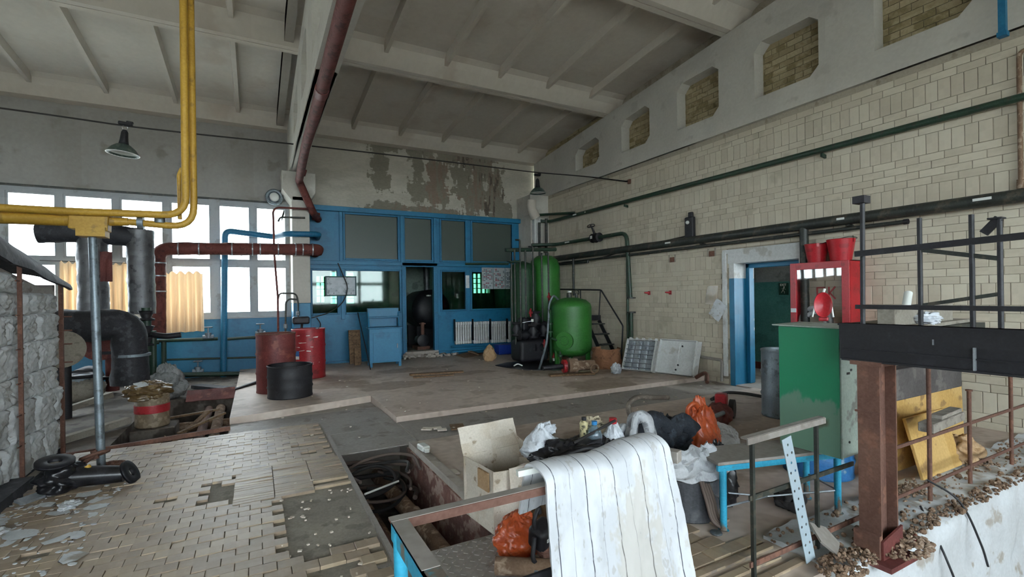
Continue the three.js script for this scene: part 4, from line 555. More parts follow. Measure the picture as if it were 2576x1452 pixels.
// electrical box with cable
{ const e = thing('light_box', 'black electrical box with a bare bulb on the brick wall', 'light fitting', [7.4, 2.86, -6.5]); mesh('case', [rb(0.1, 0.42, 0.2, 0.03, -0.05, 0, 0), rb(0.06, 0.12, 0.1, 0.02, -0.05, 0.24, 0.02)], M.black, e); mesh('bulb', [new THREE.SphereGeometry(0.035, 14, 10).translate(-0.12, 0.1, 0)], M.enamel, e); mesh('bracket', [bb(-0.06, 0, -0.32, -0.2, -0.09, 0.09)], M.white, e);
  one('box_cable', [curve([[7.38, 2.72, -6.6], [7.36, 2.68, -7.2], [7.35, 2.68, -7.9], [7.36, 2.6, -8.4], [7.37, 2.5, -9.2], [7.37, 2.46, -10.2]], 0.014)], M.rubber, 'black cable sagging from the electrical box along the wall pipe', 'cable'); }
for (const [z, l] of [[-7.66, 'red wall hook nearer the dark drop pipe'], [-7.07, 'red wall hook nearer the paper sheet']]) { const h = thing('wall_hook', l, 'hook', [7.4, 1.63, z], 0, 'red hooks on the brick wall'); mesh('peg', [rod([0.01, 0, 0], [-0.1, 0.01, -0.04], 0.025, 0.012)], M.redPaint, h); mesh('plate', [bb(-0.01, 0.005, -0.04, 0.04, -0.03, 0.03)], M.redPaint, h); }
for (const [y, z, l] of [[2.29, -7.0, 'open electrical niche left of the doorway strip'], [2.33, -6.05, 'small open electrical niche close to the doorway strip']]) { const h = thing('wall_niche', l, 'wall box', [7.41, y, z]); mesh('box_back', [bb(-0.01, 0.0, -0.05, 0.05, -0.07, 0.07)], M.rust, h); mesh('lug', [bb(-0.03, 0.0, -0.05, 0.1, -0.08, -0.07)], M.mortar, h); mesh('lug', [bb(-0.03, 0.0, -0.05, 0.1, 0.07, 0.08)], M.mortar, h); }
one('paper_sheet', sheet(6, 6, (u, v) => { const a = (u - 0.5) * 0.26, b = (v - 0.5) * 0.34, c = Math.cos(0.6), s = Math.sin(0.6); return [7.37 - 0.03 * noise(u * 2, v * 2), 1.3 + b * c - a * s, -5.92 + a * c + b * s]; }, 0.004), M.paper, 'tilted white paper sheet stuck beside the doorway strip', 'paper');
one('plastic_sleeve', sheet(6, 8, (u, v) => [7.385 - 0.02 * Math.abs(noise(u * 4, v * 4)), 1.4 + 0.34 * v, -6.15 + 0.24 * u - 0.06 * (1 - v)], 0.003), new THREE.MeshPhysicalMaterial({ color: 0xe0d8c8, transmission: 0.7, roughness: 0.2, thickness: 0 }), 'crumpled clear plastic sleeve taped to the brick wall', 'sleeve');
one('wall_conduit', [pipe([[7.38, 0.42, -6.75], [7.37, 0.4, -5.85], [7.37, 0.02, -5.86]], 0.025, 0.05)], M.steelPlate, 'grey pipe along the foot of the brick wall turning down by the doorway', 'pipe');
one('bent_bracket', [pipe([[7.1, 0.06, -6.2], [7.15, 0.17, -6.05], [7.05, 0.16, -5.9], [6.9, 0.06, -5.78]], 0.035, 0.08)], M.rust, 'bent rusty bracket lying at the foot of the brick wall', 'bracket');
// ---- leaning light trays ----
function tray(label, p, ry, w, h, lean, foil) { const t = thing('light_tray', label, 'light fixture', p, ry, 'ceiling light trays leaning on the brick wall'), g = new THREE.Group(); const L = (n, gs, m, par = t) => mesh(n, gs.flat(3).map((q) => q.applyMatrix4(new THREE.Matrix4().makeRotationX(-lean))), m, par);
  L('back', [bb(-w / 2, w / 2, 0, h, -0.09, -0.08)], foil ? M.galv : M.white); L('rim', [bb(-w / 2, -w / 2 + 0.012, 0, h, -0.09, 0), bb(w / 2 - 0.012, w / 2, 0, h, -0.09, 0), bb(-w / 2, w / 2, 0, 0.012, -0.09, 0), bb(-w / 2, w / 2, h - 0.012, h, -0.09, 0)], M.white); L('side_flange', [bb(w / 2, w / 2 + 0.07, 0.0, h, -0.09, -0.07)], M.white);
  if (foil) { for (let i = 0; i < 4; i++) L('reflector', [lathe([[0.085, 0], [0.085, h - 0.06]], 0, 0, 0, 20).scale(1, 1, 0.6).translate(-w / 2 + 0.09 + i * (w - 0.18) / 3, 0.03, -0.1)], M.galv); for (let j = 0; j < 6; j++) L('louvre', [bb(-w / 2 + 0.02, w / 2 - 0.02, 0.06 + j * (h - 0.1) / 6, 0.07 + j * (h - 0.1) / 6, -0.05, -0.005)], M.galv); for (let i = 0; i < 5; i++) L('lamp_holder', [bb(-w / 2 + 0.05 + i * 0.14, -w / 2 + 0.1 + i * 0.14, h - 0.02, h + 0.03, -0.06, 0)], M.white); }
  else { L('channel', [bb(-0.03, 0.03, 0.04, h - 0.05, -0.08, -0.055)], M.white); for (const [x, y] of [[0.09, h * 0.83], [0.06, h * 0.28], [0.03, h * 0.14]]) L('knockout', [xf(new THREE.CylinderGeometry(0.018, 0.018, 0.01, 10), x, y, -0.05, Math.PI / 2)], M.black); } return t; }
tray('louvred silver light tray leaning on the wall beside the cardboard box', [6.74, 0.08, -7.38], -1.2, 0.64, 0.66, 0.42, true);
tray('open white light tray leaning on the wall nearest the doorway', [6.99, 0.08, -6.66], -1.3, 0.76, 0.68, 0.36, false);
one('teal_case', [rb(0.1, 0.5, 0.3, 0.02, 7.3, 0.31, -7.2, 0, 0.1, -0.12)], surf(0x4f8791, 0x47797f, 0x37636a, { m: 0.5, px: 128, rough: 0.6 }), 'teal panel case tucked between the two light trays', 'case');
one('crumpled_box', sheet(10, 8, (u, v) => { const a = u * 5; return [6.62 + 0.3 * Math.cos(a) + 0.05 * noise(u * 6, v * 4), 0.05 + 0.42 * v + 0.09 * v * noise(u * 7, 3), -8.15 + 0.3 * Math.sin(a) + 0.06 * noise(u * 5, v * 5, 4)]; }, 0.008), surf(0x8a6247, 0x7d573e, 0x6a4833, { m: 0.5, px: 128, rough: 0.95 }), 'crumpled brown cardboard box at the foot of the steel stair', 'box');
one('white_rag', [bag(0.1, 0.12, 0.09, 6.254,0.05,-7.406, { s: 9, amp: 0.4 })], M.whiteBag, 'small white crumpled rag on the floor by the silver light tray', 'rag');
one('floor_hose', [curve([[5.806,0.1,-8.253], [6.322,0.1,-8.393], [6.909,0.12,-8.583], [7.416,0.1,-8.664]], 0.06, 20, 10)], M.darkPipe, 'thick dark hose lying towards the cardboard box', 'hose');
// ---- tanks ----
{ const t = thing('squat_tank', 'bright green squat pressure tank with domed top and manhole', 'tank', [6.41, 0.05, -9.13]); mesh('shell', [lathe([[0, 0.16], [0.3, 0.18], [0.42, 0.25], [0.465, 0.34], [0.465, 1.28], [0.44, 1.36], [0.34, 1.45], [0.15, 1.5], [0, 1.51]], 0, 0, 0, 44)], M.tank, t); for (let k = 0; k < 3; k++) { const a = 0.5 + k * 2.094; mesh('leg', [rbb(-0.05, 0.05, 0, 0.4, -0.03, 0.03).translate(Math.sin(a) * 0.4, 0, Math.cos(a) * 0.4)], M.tank, t); }
  const a = -0.95; mesh('manhole', [xf(new THREE.CylinderGeometry(0.2, 0.2, 0.1, 28), Math.sin(a) * 0.445, 0.55, Math.cos(a) * 0.445, Math.PI / 2, a)], M.tank, t); mesh('manhole_ring', [xf(new THREE.TorusGeometry(0.1, 0.012, 6, 24), Math.sin(a) * 0.5, 0.55, Math.cos(a) * 0.5, 0, a)], M.tank, t); mesh('neck', [cyl(0.06, 0.12, -0.05, 1.55, 0, 16), cyl(0.04, 0.1, 0.12, 1.55, 0.05, 12), torus(0.06, 0.015, 0.13, 1.62, 0.05, 0)], M.darkPipe, t); mesh('gauge', [cyl(0.045, 0.03, -0.05, 1.64, 0.02, 14)], M.enamel, t); }
{ const t = thing('tall_vessel', 'tall green filter vessel standing in the corner behind the manifold', 'tank', [6.74, 0.05, -10.78]); mesh('shell', [lathe([[0, 0.2], [0.26, 0.25], [0.4, 0.4], [0.4, 2.3], [0.35, 2.48], [0.2, 2.6], [0, 2.62]], 0, 0, 0, 44)], M.tank, t); for (let k = 0; k < 3; k++) { const a = k * 2.094; mesh('leg', [rbb(-0.06, 0.06, 0, 0.5, -0.03, 0.03).translate(Math.sin(a) * 0.33, 0, Math.cos(a) * 0.33)], M.tank, t); }
  const u = thing('tall_vessel', 'added darker green vessel for the dark left part of the tall one, half hidden by the thin manifold pipes', 'tank', [5.98, 0.05, -10.6]); mesh('shell', [lathe([[0, 0.2], [0.22, 0.25], [0.33, 0.4], [0.33, 2.2], [0.28, 2.35], [0, 2.44]], 0, 0, 0, 40)], M.tankD, u); for (let k = 0; k < 3; k++) { const a = k * 2.094; mesh('leg', [rbb(-0.05, 0.05, 0, 0.5, -0.03, 0.03).translate(Math.sin(a) * 0.27, 0, Math.cos(a) * 0.27)], M.tankD, u); } }  // second vessel added: shaded left part of the tall one put into darker green
{ const p = thing('pipe_manifold', 'rack of thin upright pipes with black valves and red handwheels', 'manifold'), z = -9.75; const X = (px) => 5.14 + (px - 1280) * 0.01085;
  mesh('header', [rod([X(1272), 2.66, z], [X(1398), 2.72, z], 0.045)], M.greenPipe, p); mesh('header', [rod([X(1276), 2.38, z + 0.1], [X(1300), 2.4, z + 0.1], 0.03), pipe([[X(1278), 2.35, z], [X(1220), 2.4, z - 1]], 0.03)], M.greenPipe, p);
  [[1283, 2.4, 1.0], [1291, 2.66, 0.5], [1304, 2.9, 0.5], [1317, 2.66, 0.45], [1336, 2.75, 0.5], [1358, 2.6, 0.6], [1375, 2.64, 1.1]].forEach(([px, t, b], i) => mesh('upright_pipe', [pipe([[X(px), b, z + 0.05], [X(px), t, z + 0.05], [X(px) + (i % 2 ? 0.1 : -0.02), t + 0.02, z - 0.1]], 0.021, 0.04)], M.darkPipe, p));
  [[1290, 0.85], [1304, 0.72], [1318, 0.8], [1334, 0.7], [1350, 0.82], [1362, 0.6], [1310, 0.45], [1340, 0.42], [1325, 1.1], [1372, 0.9]].forEach(([px, y], i) => mesh('valve', [xf(lathe([[0, -0.16], [0.11, -0.16], [0.11, -0.12], [0.06, -0.09], [0.12, 0], [0.06, 0.09], [0.11, 0.12], [0.11, 0.16], [0, 0.16]], 0, 0, 0, 16), X(px), y, z + 0.1 + (i % 3) * 0.12, 0, 0, i % 2 ? Math.PI / 2 : 0)], M.black, p));
  [[1352, 1.58], [1307, 1.23], [1339, 0.52], [1362, 0.2]].forEach(([px, y]) => { const hw = mesh('handwheel', handwheel(0.085, 0.016).map((g) => xf(g, X(px), y, z + 0.45, 0, 0.9)), M.redPaint, p); });
  mesh('valve_block', [rb(0.75, 0.5, 0.5, 0.08, X(1325), 0.35, z + 0.05), rb(0.5, 0.3, 0.3, 0.05, X(1330), 0.95, z - 0.05)], M.black, p); for (const [px, y] of [[1306, 1.03], [1358, 0.12], [1368, 0.16], [1397, 0.1]]) mesh('tag_plate', [bb(X(px) - 0.03, X(px) + 0.03, y, y + 0.06, z + 0.53, z + 0.535)], M.enamel, p); mesh('stop_valve', [rod([X(1300), 1.0, z + 0.2], [X(1330), 1.05, z + 0.3], 0.015)], M.chrome, p);
  one('black_floor_sheet', [poly('xz', [[4.75, -9.75], [5.2, -10.05], [6.2, -9.9], [6.15, -8.95], [5.6, -8.35], [5.0, -8.75], [4.8, -9.3]], 0.012, 0.045)], M.blackBag, 'added black sheet for the dark floor patch under the pipe manifold', 'mat'); one('bent_hook', [curve([[4.958,0.08,-9.264], [5.043,0.12,-9.236], [5.147,0.08,-9.209]], 0.015, 14)], M.enamel, 'small white bent hook lying on the black floor sheet', 'hook'); }  // flat black sheet added for the dark patch of floor
{ const s = thing('drain_hose', 'grey drain hose with upright pipe beside the green tank', 'hose'); mesh('hose', [curve([[6.114,1.502,-9.2], [5.91,1.595,-9.1], [5.801,1.419,-9.1], [5.712,1.114,-9], [5.588,0.601,-8.9], [5.419,0.278,-8.8], [5.222,0.06,-8.631]], 0.025, 50)], M.steel, s); mesh('upright', [rod([5.756,1.288,-9], [5.947,0.05,-9.299], 0.03), cyl(0.06, 0.04, 5.751,0.98,-9, 12), cyl(0.06, 0.04, 5.748,0.804,-9, 12), pipe([[5.766,0.672,-9], [5.965,0.59,-9], [6.013,0.302,-9], [5.937,0.1,-8.876]], 0.024, 0.1), cyl(0.06, 0.05, 5.979,0.265,-8.95, 12)], M.tankD, s); }
{ const p = thing('floor_pump', 'dirty floor pump with red flange in front of the green tank', 'pump', [5.483,0.05,-7.798], -0.3); mesh('casing', [xf(new THREE.CylinderGeometry(0.15, 0.15, 0.18, 20), 0.0, 0.17, 0, 0, 0, Math.PI / 2), xf(new THREE.CylinderGeometry(0.1, 0.1, 0.4, 20), 0.25, 0.17, 0, 0, 0, Math.PI / 2), torus(0.08, 0.02, 0.4, 0.12, 0.16)], M.dirt, p); mesh('red_flange', [xf(new THREE.CylinderGeometry(0.13, 0.13, 0.07, 24), -0.16, 0.17, 0, 0, 0, Math.PI / 2)], M.redPaint, p); mesh('base_plank', [rb(0.9, 0.04, 0.18, 0.01, -0.05, 0.02, 0.1)], M.wood, p); mesh('pipe_stub', [rod([-0.2, 0.17, 0], [-0.6, 0.15, 0.02], 0.05)], M.black, p); }
{ const s = thing('steel_stair', 'small dark steel stair with handrail against the brick wall', 'stair'); const A = [7.02, 0.95, -9.2], B = [6.98, 0.05, -8.55];
  mesh('stringer', [bar([6.93, 1.0, -9.25], [6.93, 0.05, -8.55], 0.02, 0.1)], M.black, s); mesh('stringer', [bar([7.3, 1.0, -9.25], [7.3, 0.05, -8.55], 0.02, 0.1)], M.black, s); for (let i = 0; i < 4; i++) mesh('step', [rbb(6.94, 7.29, 0.22 + i * 0.23, 0.245 + i * 0.23, -8.72 - i * 0.16, -8.52 - i * 0.16, 0.005)], M.darkPipe, s); mesh('platform', [bb(6.92, 7.32, 1.0, 1.12, -9.9, -9.2)], M.black, s);
  mesh('handrail', [pipe([[7.1, 1.77, -10.6], [7.1, 1.72, -8.9], [7.1, 0.92, -8.16], [7.1, 0.1, -8.24]], 0.018, 0.04)], M.black, s); mesh('baluster', [rod([7.1, 1.72, -8.92], [7.1, 1.0, -9.0], 0.014)], M.black, s); mesh('baluster', [rod([7.1, 1.74, -9.7], [7.1, 1.1, -9.7], 0.014)], M.black, s); }

// ================= RIGHT FOREGROUND =================
{ // fire hose cabinet
  const c = thing('fire_cabinet', 'red glazed fire hose cabinet on the brick wall carrying two buckets', 'cabinet', [0, 0, 0]); const x0 = 7.14, x1 = 7.405, z0 = -4.42, z1 = -3.6, y0 = 0.72, y1 = 2.03;
  mesh('side', [bb(x0, x1, y0, y1, z1 - 0.012, z1)], M.redBright, c); mesh('side', [bb(x0, x1, y0, y1, z0, z0 + 0.012)], M.redBright, c); mesh('top', [bb(x0, x1, y1 - 0.012, y1, z0, z1)], M.redBright, c); mesh('bottom', [bb(x0, x1, y0, y0 + 0.012, z0, z1)], M.redBright, c);
  const d = mesh('door', [rbb(x0 - 0.03, x0, y0, y1, z0, z0 + 0.09, 0.006), rbb(x0 - 0.03, x0, y0, y1, z1 - 0.1, z1, 0.006), rbb(x0 - 0.03, x0, y1 - 0.1, y1, z0 + 0.09, z1 - 0.1, 0.006), rbb(x0 - 0.03, x0, y0, y0 + 0.1, z0 + 0.09, z1 - 0.1, 0.006)], M.redBright, c); mesh('pane', [box(0.004, y1 - y0 - 0.2, z1 - z0 - 0.19, x0 + 0.003, (y0 + y1) / 2, (z0 + z1 - 0.01) / 2, 0, 0, 0.03)], M.glass, d);
  const L = (a, b, w) => bar([x0 - 0.019, a[1], a[0]], [x0 - 0.019, b[1], b[0]], 0.004, w), zc = -4.04, yc = 1.5;   // stencilled fire-tap initials
  mesh('lettering', [bb(x0 - 0.021, x0 - 0.017, yc, yc + 0.17, zc, zc + 0.02), bb(x0 - 0.021, x0 - 0.017, yc, yc + 0.17, zc + 0.1, zc + 0.12), bb(x0 - 0.021, x0 - 0.017, yc + 0.15, yc + 0.17, zc, zc + 0.12), bb(x0 - 0.021, x0 - 0.017, yc, yc + 0.17, zc + 0.16, zc + 0.18), xf(new THREE.BoxGeometry(0.004, 0.12, 0.02), x0 - 0.019, yc + 0.125, zc + 0.215, 0.7), xf(new THREE.BoxGeometry(0.004, 0.12, 0.02), x0 - 0.019, yc + 0.045, zc + 0.215, -0.7)], std(0x7d2024, 0.6), c);
  mesh('paper_seal', [bb(x0 - 0.036, x0 - 0.03, 1.3, 1.36, z0 + 0.01, z0 + 0.09)], M.paper, c); mesh('hose_coil', [torus(0.22, 0.035, x0 + 0.14, 1.15, -4.15, 0, Math.PI / 2), torus(0.15, 0.035, x0 + 0.14, 1.15, -4.15, 0, Math.PI / 2)], M.cloth, c);
}
{ const mk = (p, label, s) => { const b = thing('fire_bucket', label, 'bucket', p, rr(0, 3), 'red fire buckets on the hose cabinet'); b.scale.setScalar(s); mesh('shell', [lathe([[0, 0.004], [0.105, 0.004], [0.11, 0], [0.148, 0.25], [0.154, 0.255], [0.15, 0.262], [0.143, 0.25], [0.102, 0.012], [0, 0.012]], 0, 0, 0, 36)], M.redBright, b); mesh('bail', [curve([[0.15, 0.24, 0], [0.13, 0.27, 0.1], [0, 0.3, 0.15], [-0.13, 0.27, 0.1], [-0.15, 0.24, 0]], 0.004, 24, 6)], M.black, b); mesh('ear', [bb(0.146, 0.16, 0.215, 0.26, -0.015, 0.015), bb(-0.16, -0.146, 0.215, 0.26, -0.015, 0.015)], M.redBright, b); };
  mk([7.24, 2.03, -4.1], 'red fire bucket nearer the doorway, on the hose cabinet', 1.03); mk([7.225, 2.03, -3.76], 'paint-flecked red fire bucket behind the black post, on the hose cabinet', 1.15); }
{ // green metal cabinet on the table
  const c = thing('metal_cabinet', 'green-fronted metal cabinet with pale side standing on the blue-legged table', 'cabinet', [3.45, 0.475, -1.81], 0.03), w = 0.42, d = 0.3, h = 0.88;   // local: x depth (+x), z back
  const two = (() => { const t = dataTex(128, 256, (u, v) => { const n = fbm(u, v, 6, 5, 700), G = rgb(0x1c7a55), P = rgb(0x5f7f6b), D = rgb(0x4d4a3a); let c2 = mix3(G, P, sstep(0.48, 0.56, (1 - v) * 0.9 + (n - 0.5) * 0.45 - 0.02)); c2 = mix3(c2, D, 0.8 * (1 - sstep(0.05, 0.12, Math.hypot(u - 0.75, (v - 0.26) * 2) + (n - 0.5) * 0.2))); return c2; }); return new THREE.MeshStandardMaterial({ map: t, roughness: 0.4 }); })();
  mesh('body', [bb(0.004, d, 0, h, -w, 0)], M.greyCab, c);
  const g = new THREE.BoxGeometry(0.012, h - 0.01, w - 0.01); g.userData.keep = true; const f = mesh('front_door', g, two, c); f.position.set(0, h / 2, -w / 2); mesh('top_sheet', [xf(new THREE.BoxGeometry(d + 0.06, 0.008, w + 0.05), d / 2 - 0.01, h + 0.006, -w / 2, 0.01, 0, 0.015)], M.greyCab, c);
  mesh('edge_strip', [bb(0.0, 0.02, 0, h, 0, 0.006)], M.greyCab, c); mesh('vent_hole', [xf(new THREE.CylinderGeometry(0.008, 0.008, 0.006, 10), 0.1, 0.1, 0.003, Math.PI / 2), xf(new THREE.CylinderGeometry(0.008, 0.008, 0.006, 10), 0.1, 0.76, 0.003, Math.PI / 2)], M.black, c); mesh('mark', [bb(0.08, 0.12, 0.56, 0.575, 0, 0.002), bb(0.13, 0.15, 0.58, 0.595, 0, 0.002)], M.black, c); }
{ const t = thing('red_dish', 'small upright red oval dish with white straps on the green cabinet', 'dish', [3.55,1.393,-1.968], -1.15); mesh('bowl', [lathe([[0, 0], [0.06, 0.004], [0.085, 0.02], [0.09, 0.03], [0.085, 0.032], [0.06, 0.014], [0, 0.008]], 0, 0, 0, 28).rotateX(Math.PI / 2).scale(0.62, 1, 1).translate(0, 0.115, 0)], M.redBright, t); mesh('foot', [rb(0.06, 0.03, 0.05, 0.01, 0, 0.015, 0)], M.redPaint, t); mesh('strap', [rod([-0.05, 0.1, 0.02], [-0.065, 0.03, 0.03], 0.006), rod([0.05, 0.1, 0.02], [0.06, 0.03, 0.03], 0.006), rod([0, 0.2, 0], [0.01, 0.23, 0], 0.008)], M.enamel, t); }
{ // table with blue legs and wire braces
  const t = thing('steel_table', 'worn steel table with blue legs and wire braces', 'table', [2.74, 0, -2.2], -0.25), w = 1.02, d = 0.3, h = 0.46;
  mesh('top', [rbb(-0.03, w, h - 0.012, h + 0.01, -d, 0.02, 0.004)], M.steelPlate, t); mesh('apron', [bb(-0.03, w, h - 0.05, h - 0.012, 0.0, 0.02), bb(-0.03, w, h - 0.05, h - 0.012, -d, -d + 0.02)], M.cyan, t); for (const [x, z] of [[0.02, 0], [w - 0.05, 0], [0.02, -d + 0.03], [w - 0.05, -d + 0.03]]) mesh('leg', [rod([x, 0, z], [x, h - 0.03, z], 0.022, 0.024, 12), cyl(0.035, 0.01, x, 0.005, z, 12)], M.cyan, t);
  mesh('brace', [rod([0.02, 0.16, 0], [0.5, 0.12, -d / 2], 0.007), rod([0.5, 0.12, -d / 2], [w - 0.05, 0.17, 0], 0.007), rod([w - 0.05, 0.17, 0], [w - 0.05, 0.2, -d], 0.007), rod([0.02, 0.16, -d], [0.5, 0.12, -d / 2], 0.007), rod([0.02, 0.2, 0], [0.02, 0.22, -d], 0.007)], M.galv, t); }
{ const b = thing('blue_barrel', 'blue barrel with yellow lid under the green cabinet', 'barrel', [4.42, 0, -2.52]); mesh('shell', [lathe(drumProfile(0.27, 0.42, false), 0, 0, 0, 36)], surf(0x2f6ea6, 0x28608f, 0x7f97a8, { m: 0.6, px: 128, spot: 0.64, rough: 0.4 }), b); mesh('lid', [lathe([[0, 0.46], [0.25, 0.45], [0.285, 0.43], [0.285, 0.41], [0, 0.41]], 0, 0, 0, 36)], surf(0xc7ae2e, 0xb99f28, 0x8a7a2a, { m: 0.4, px: 128, rough: 0.5 }), b);
  const e = thing('grey_drum', 'grey-blue steel drum standing behind the green cabinet by the doorway', 'drum', [6.08, 0, -3.85]); mesh('shell', [lathe(drumProfile(0.29, 0.86, true), 0, 0, 0, 36)], M.steel, e); }
// front guard rail of dark angle iron
{ const r = thing('guard_rail', 'low dark angle-iron guard rail along the pit edge', 'railing'), z = -1.74; for (const x of [2.43, 3.04]) mesh('post', [bar([x, -0.02, z], [x, 0.79, z], 0.02, 0.02)], M.darkPipe, r); mesh('top_rail', [bar([2.36, 0.8, z], [3.1, 0.82, z], 0.04, 0.01), bar([2.36, 0.785, z + 0.022], [3.1, 0.805, z + 0.022], 0.008, 0.035)], M.steelPlate, r); mesh('middle_rail', [bar([2.4, 0.46, z], [3.45, 0.47, z], 0.01, 0.028)], M.darkPipe, r); mesh('low_rail', [bar([2.4, 0.09, z], [3.6, 0.1, z], 0.01, 0.03)], M.rust, r); }
{ // perforated strip
  const pts = [[-0.045, 0], [0.045, 0], [0.045, 0.74], [-0.045, 0.74]], hs = []; for (let i = 0; i < 13; i++) for (const s of (i % 2 ? [-0.022, 0.022] : [0.0])) { const y = 0.05 + i * 0.054; hs.push([0, 1, 2, 3, 4, 5].map((k) => [s + 0.0085 * Math.cos(-k), y + 0.0085 * Math.sin(-k)])); }
  const m = one('perforated_strip', [poly('xy', pts, 0.004, 0, hs)], std(0xa3b2ba, 0.5, 0.2), 'pale perforated metal strip leaning through the guard rail', 'metal strip'); place(m, 2.86, 0.02, -1.68, 0, -0.08, 0.17); }
// steel column carrying the platform
{ const c = thing('steel_column', 'rusty brown I-section steel column with base plates', 'column', [3.37, 0, -1.56]); mesh('shaft', [bb(-0.1, -0.088, 0, 1.16, -0.06, 0.06), bb(0.088, 0.1, 0, 1.16, -0.06, 0.06), bb(-0.09, 0.09, 0, 1.16, -0.004, 0.004)], M.rust, c); mesh('stiffener', [bb(-0.112, -0.1, 0.86, 0.872, -0.07, 0.065)], M.rust, c); mesh('cap_plate', [bb(-0.12, 0.13, 1.15, 1.175, -0.09, 0.08)], M.rust, c); mesh('base_plate', [bb(-0.17, 0.16, -0.03, 0.0, -0.12, 0.14)], M.rustRed, c); mesh('gusset', [poly('xy', [[-0.11, 0], [0.12, 0], [0.12, 0.16], [-0.11, 0.11]], 0.012, 0.062)], M.rustRed, c); mesh('gusset', [bb(-0.125, -0.1, 0, 0.14, -0.08, 0.06)], M.rust, c); }
{ const p = thing('walkway_frame', 'black steel walkway beam with pipe guard rails above the column', 'walkway'); const xw = 3.3;
  mesh('upper_beam', [bb(xw - 0.03, xw + 0.06, 1.29, 1.4, -1.72, 0.6), bb(xw - 0.045, xw + 0.06, 1.388, 1.4, -1.72, 0.6)], M.black, p); mesh('lower_beam', [bb(xw - 0.02, xw + 0.06, 1.175, 1.29, -1.72, 0.6), bb(xw - 0.045, xw + 0.06, 1.17, 1.182, -1.7, 0.6), bb(xw - 0.04, xw - 0.02, 1.236, 1.244, -1.7, 0.6)], M.black, p); mesh('weld_seam', [bb(xw - 0.045, xw - 0.03, 1.18, 1.3, -1.07, -1.06), bb(xw - 0.04, xw - 0.03, 1.3, 1.33, -1.24, -1.235)], M.galv, p);
  mesh('corner_post', [rod([3.3, 1.16, -1.6], [3.3, 2.17, -1.59], 0.0135, 0.0135, 14)], M.black, p); mesh('post_plate', [bb(3.265, 3.34, 2.14, 2.185, -1.63, -1.565)], M.black, p);
  mesh('top_rail', [bar([3.27, 1.83, -1.62], [3.27, 1.9, 0.4], 0.02, 0.034)], M.black, p); mesh('middle_rail', [bar([3.27, 1.505, -1.62], [3.27, 1.5, 0.4], 0.02, 0.026)], M.black, p);
  for (const [z, t, b] of [[-1.7, 2.13, 1.25], [-1.41, 2.11, 1.2], [-1.27, 2.06, 1.2]]) mesh('rear_post', [rod([4.3, b, z], [4.3, t, z], 0.0155, 0.0155, 12)], M.black, p); mesh('rear_rail', [bar([4.3, 1.9, -1.71], [4.3, 1.8, -1.27], 0.02, 0.03), bar([4.3, 1.48, -1.75], [4.3, 1.57, -1.27], 0.015, 0.025)], M.darkPipe, p); mesh('bent_plate', [xf(new THREE.BoxGeometry(0.02, 0.12, 0.05), 4.3, 2.02, -1.31, 0.7), bb(4.26, 4.34, 2.06, 2.07, -1.32, -1.25)], M.black, p);
  mesh('rear_beam', [bb(4.27, 4.35, 1.17, 1.27, -2.6, 0.6)], M.darkPipe, p); mesh('cross_beam', [bb(3.36, 4.27, 1.2, 1.28, -1.72, -1.64)], M.darkPipe, p); mesh('cross_beam', [bb(3.36, 4.27, 1.2, 1.28, 0.2, 0.3)], M.darkPipe, p);
  mesh('rear_leg', [bb(4.28, 4.34, -0.02, 1.17, -2.56, -2.5)], M.darkPipe, p); }
// clutter stored behind the walkway
one('plaster_board', [xf(rb(1.55, 0.03, 0.5, 0.006), 5.05, 1.315, -2.1, 0, 0.1), xf(rb(1.2, 0.16, 0.12, 0.006), 4.95, 1.4, -1.98, 0, 0.06)], M.mortar, 'grey dusty boards lying behind the black walkway beam', 'board');
{ const s = thing('storage_bench', 'dark steel bench frame holding the grey boards', 'bench'); mesh('top', [bb(4.2, 5.9, 1.24, 1.298, -2.4, -1.85)], M.darkPipe, s); for (const x of [4.3, 5.8]) mesh('leg', [bb(x - 0.03, x + 0.03, -0.01, 1.24, -2.38, -2.32)], M.darkPipe, s); }
one('white_tube', [rod([4.62, 1.3, -1.95], [4.85, 1.58, -2.0], 0.03, 0.03, 14)], M.enamel, 'short white plastic tube sticking up behind the walkway beam', 'tube');
one('crumpled_film', [bag(0.14, 0.06, 0.08, 4.85, 1.32, -1.88, { s: 3, amp: 0.4, fine: 0.1 })], M.whiteBag, 'crumpled white film lying on the grey boards', 'film');
one('grey_plank', [rb(1.75, 0.27, 0.12, 0.01, 5.2, 0.79, -2.14)], surf(0x55504f, 0x4b4746, 0x67625f, { m: 0.8, px: 128, rough: 0.7 }), 'long dark grey box plank lying on the plywood sheet', 'plank');
one('plywood_sheet', [rb(1.75, 0.62, 0.03, 0.004, 5.35, 0.34, -2.14, -0.03)], M.ply, 'large yellow plywood sheet standing behind the thin rail', 'plywood');
one('plywood_sheet', [rb(0.72, 0.5, 0.025, 0.004, 0, 0.25, 0).applyMatrix4(new THREE.Matrix4().makeRotationX(-0.25)).translate(5.2, 0.03, -1.92)], M.ply, 'smaller yellow plywood panel leaning on the larger sheet', 'plywood');
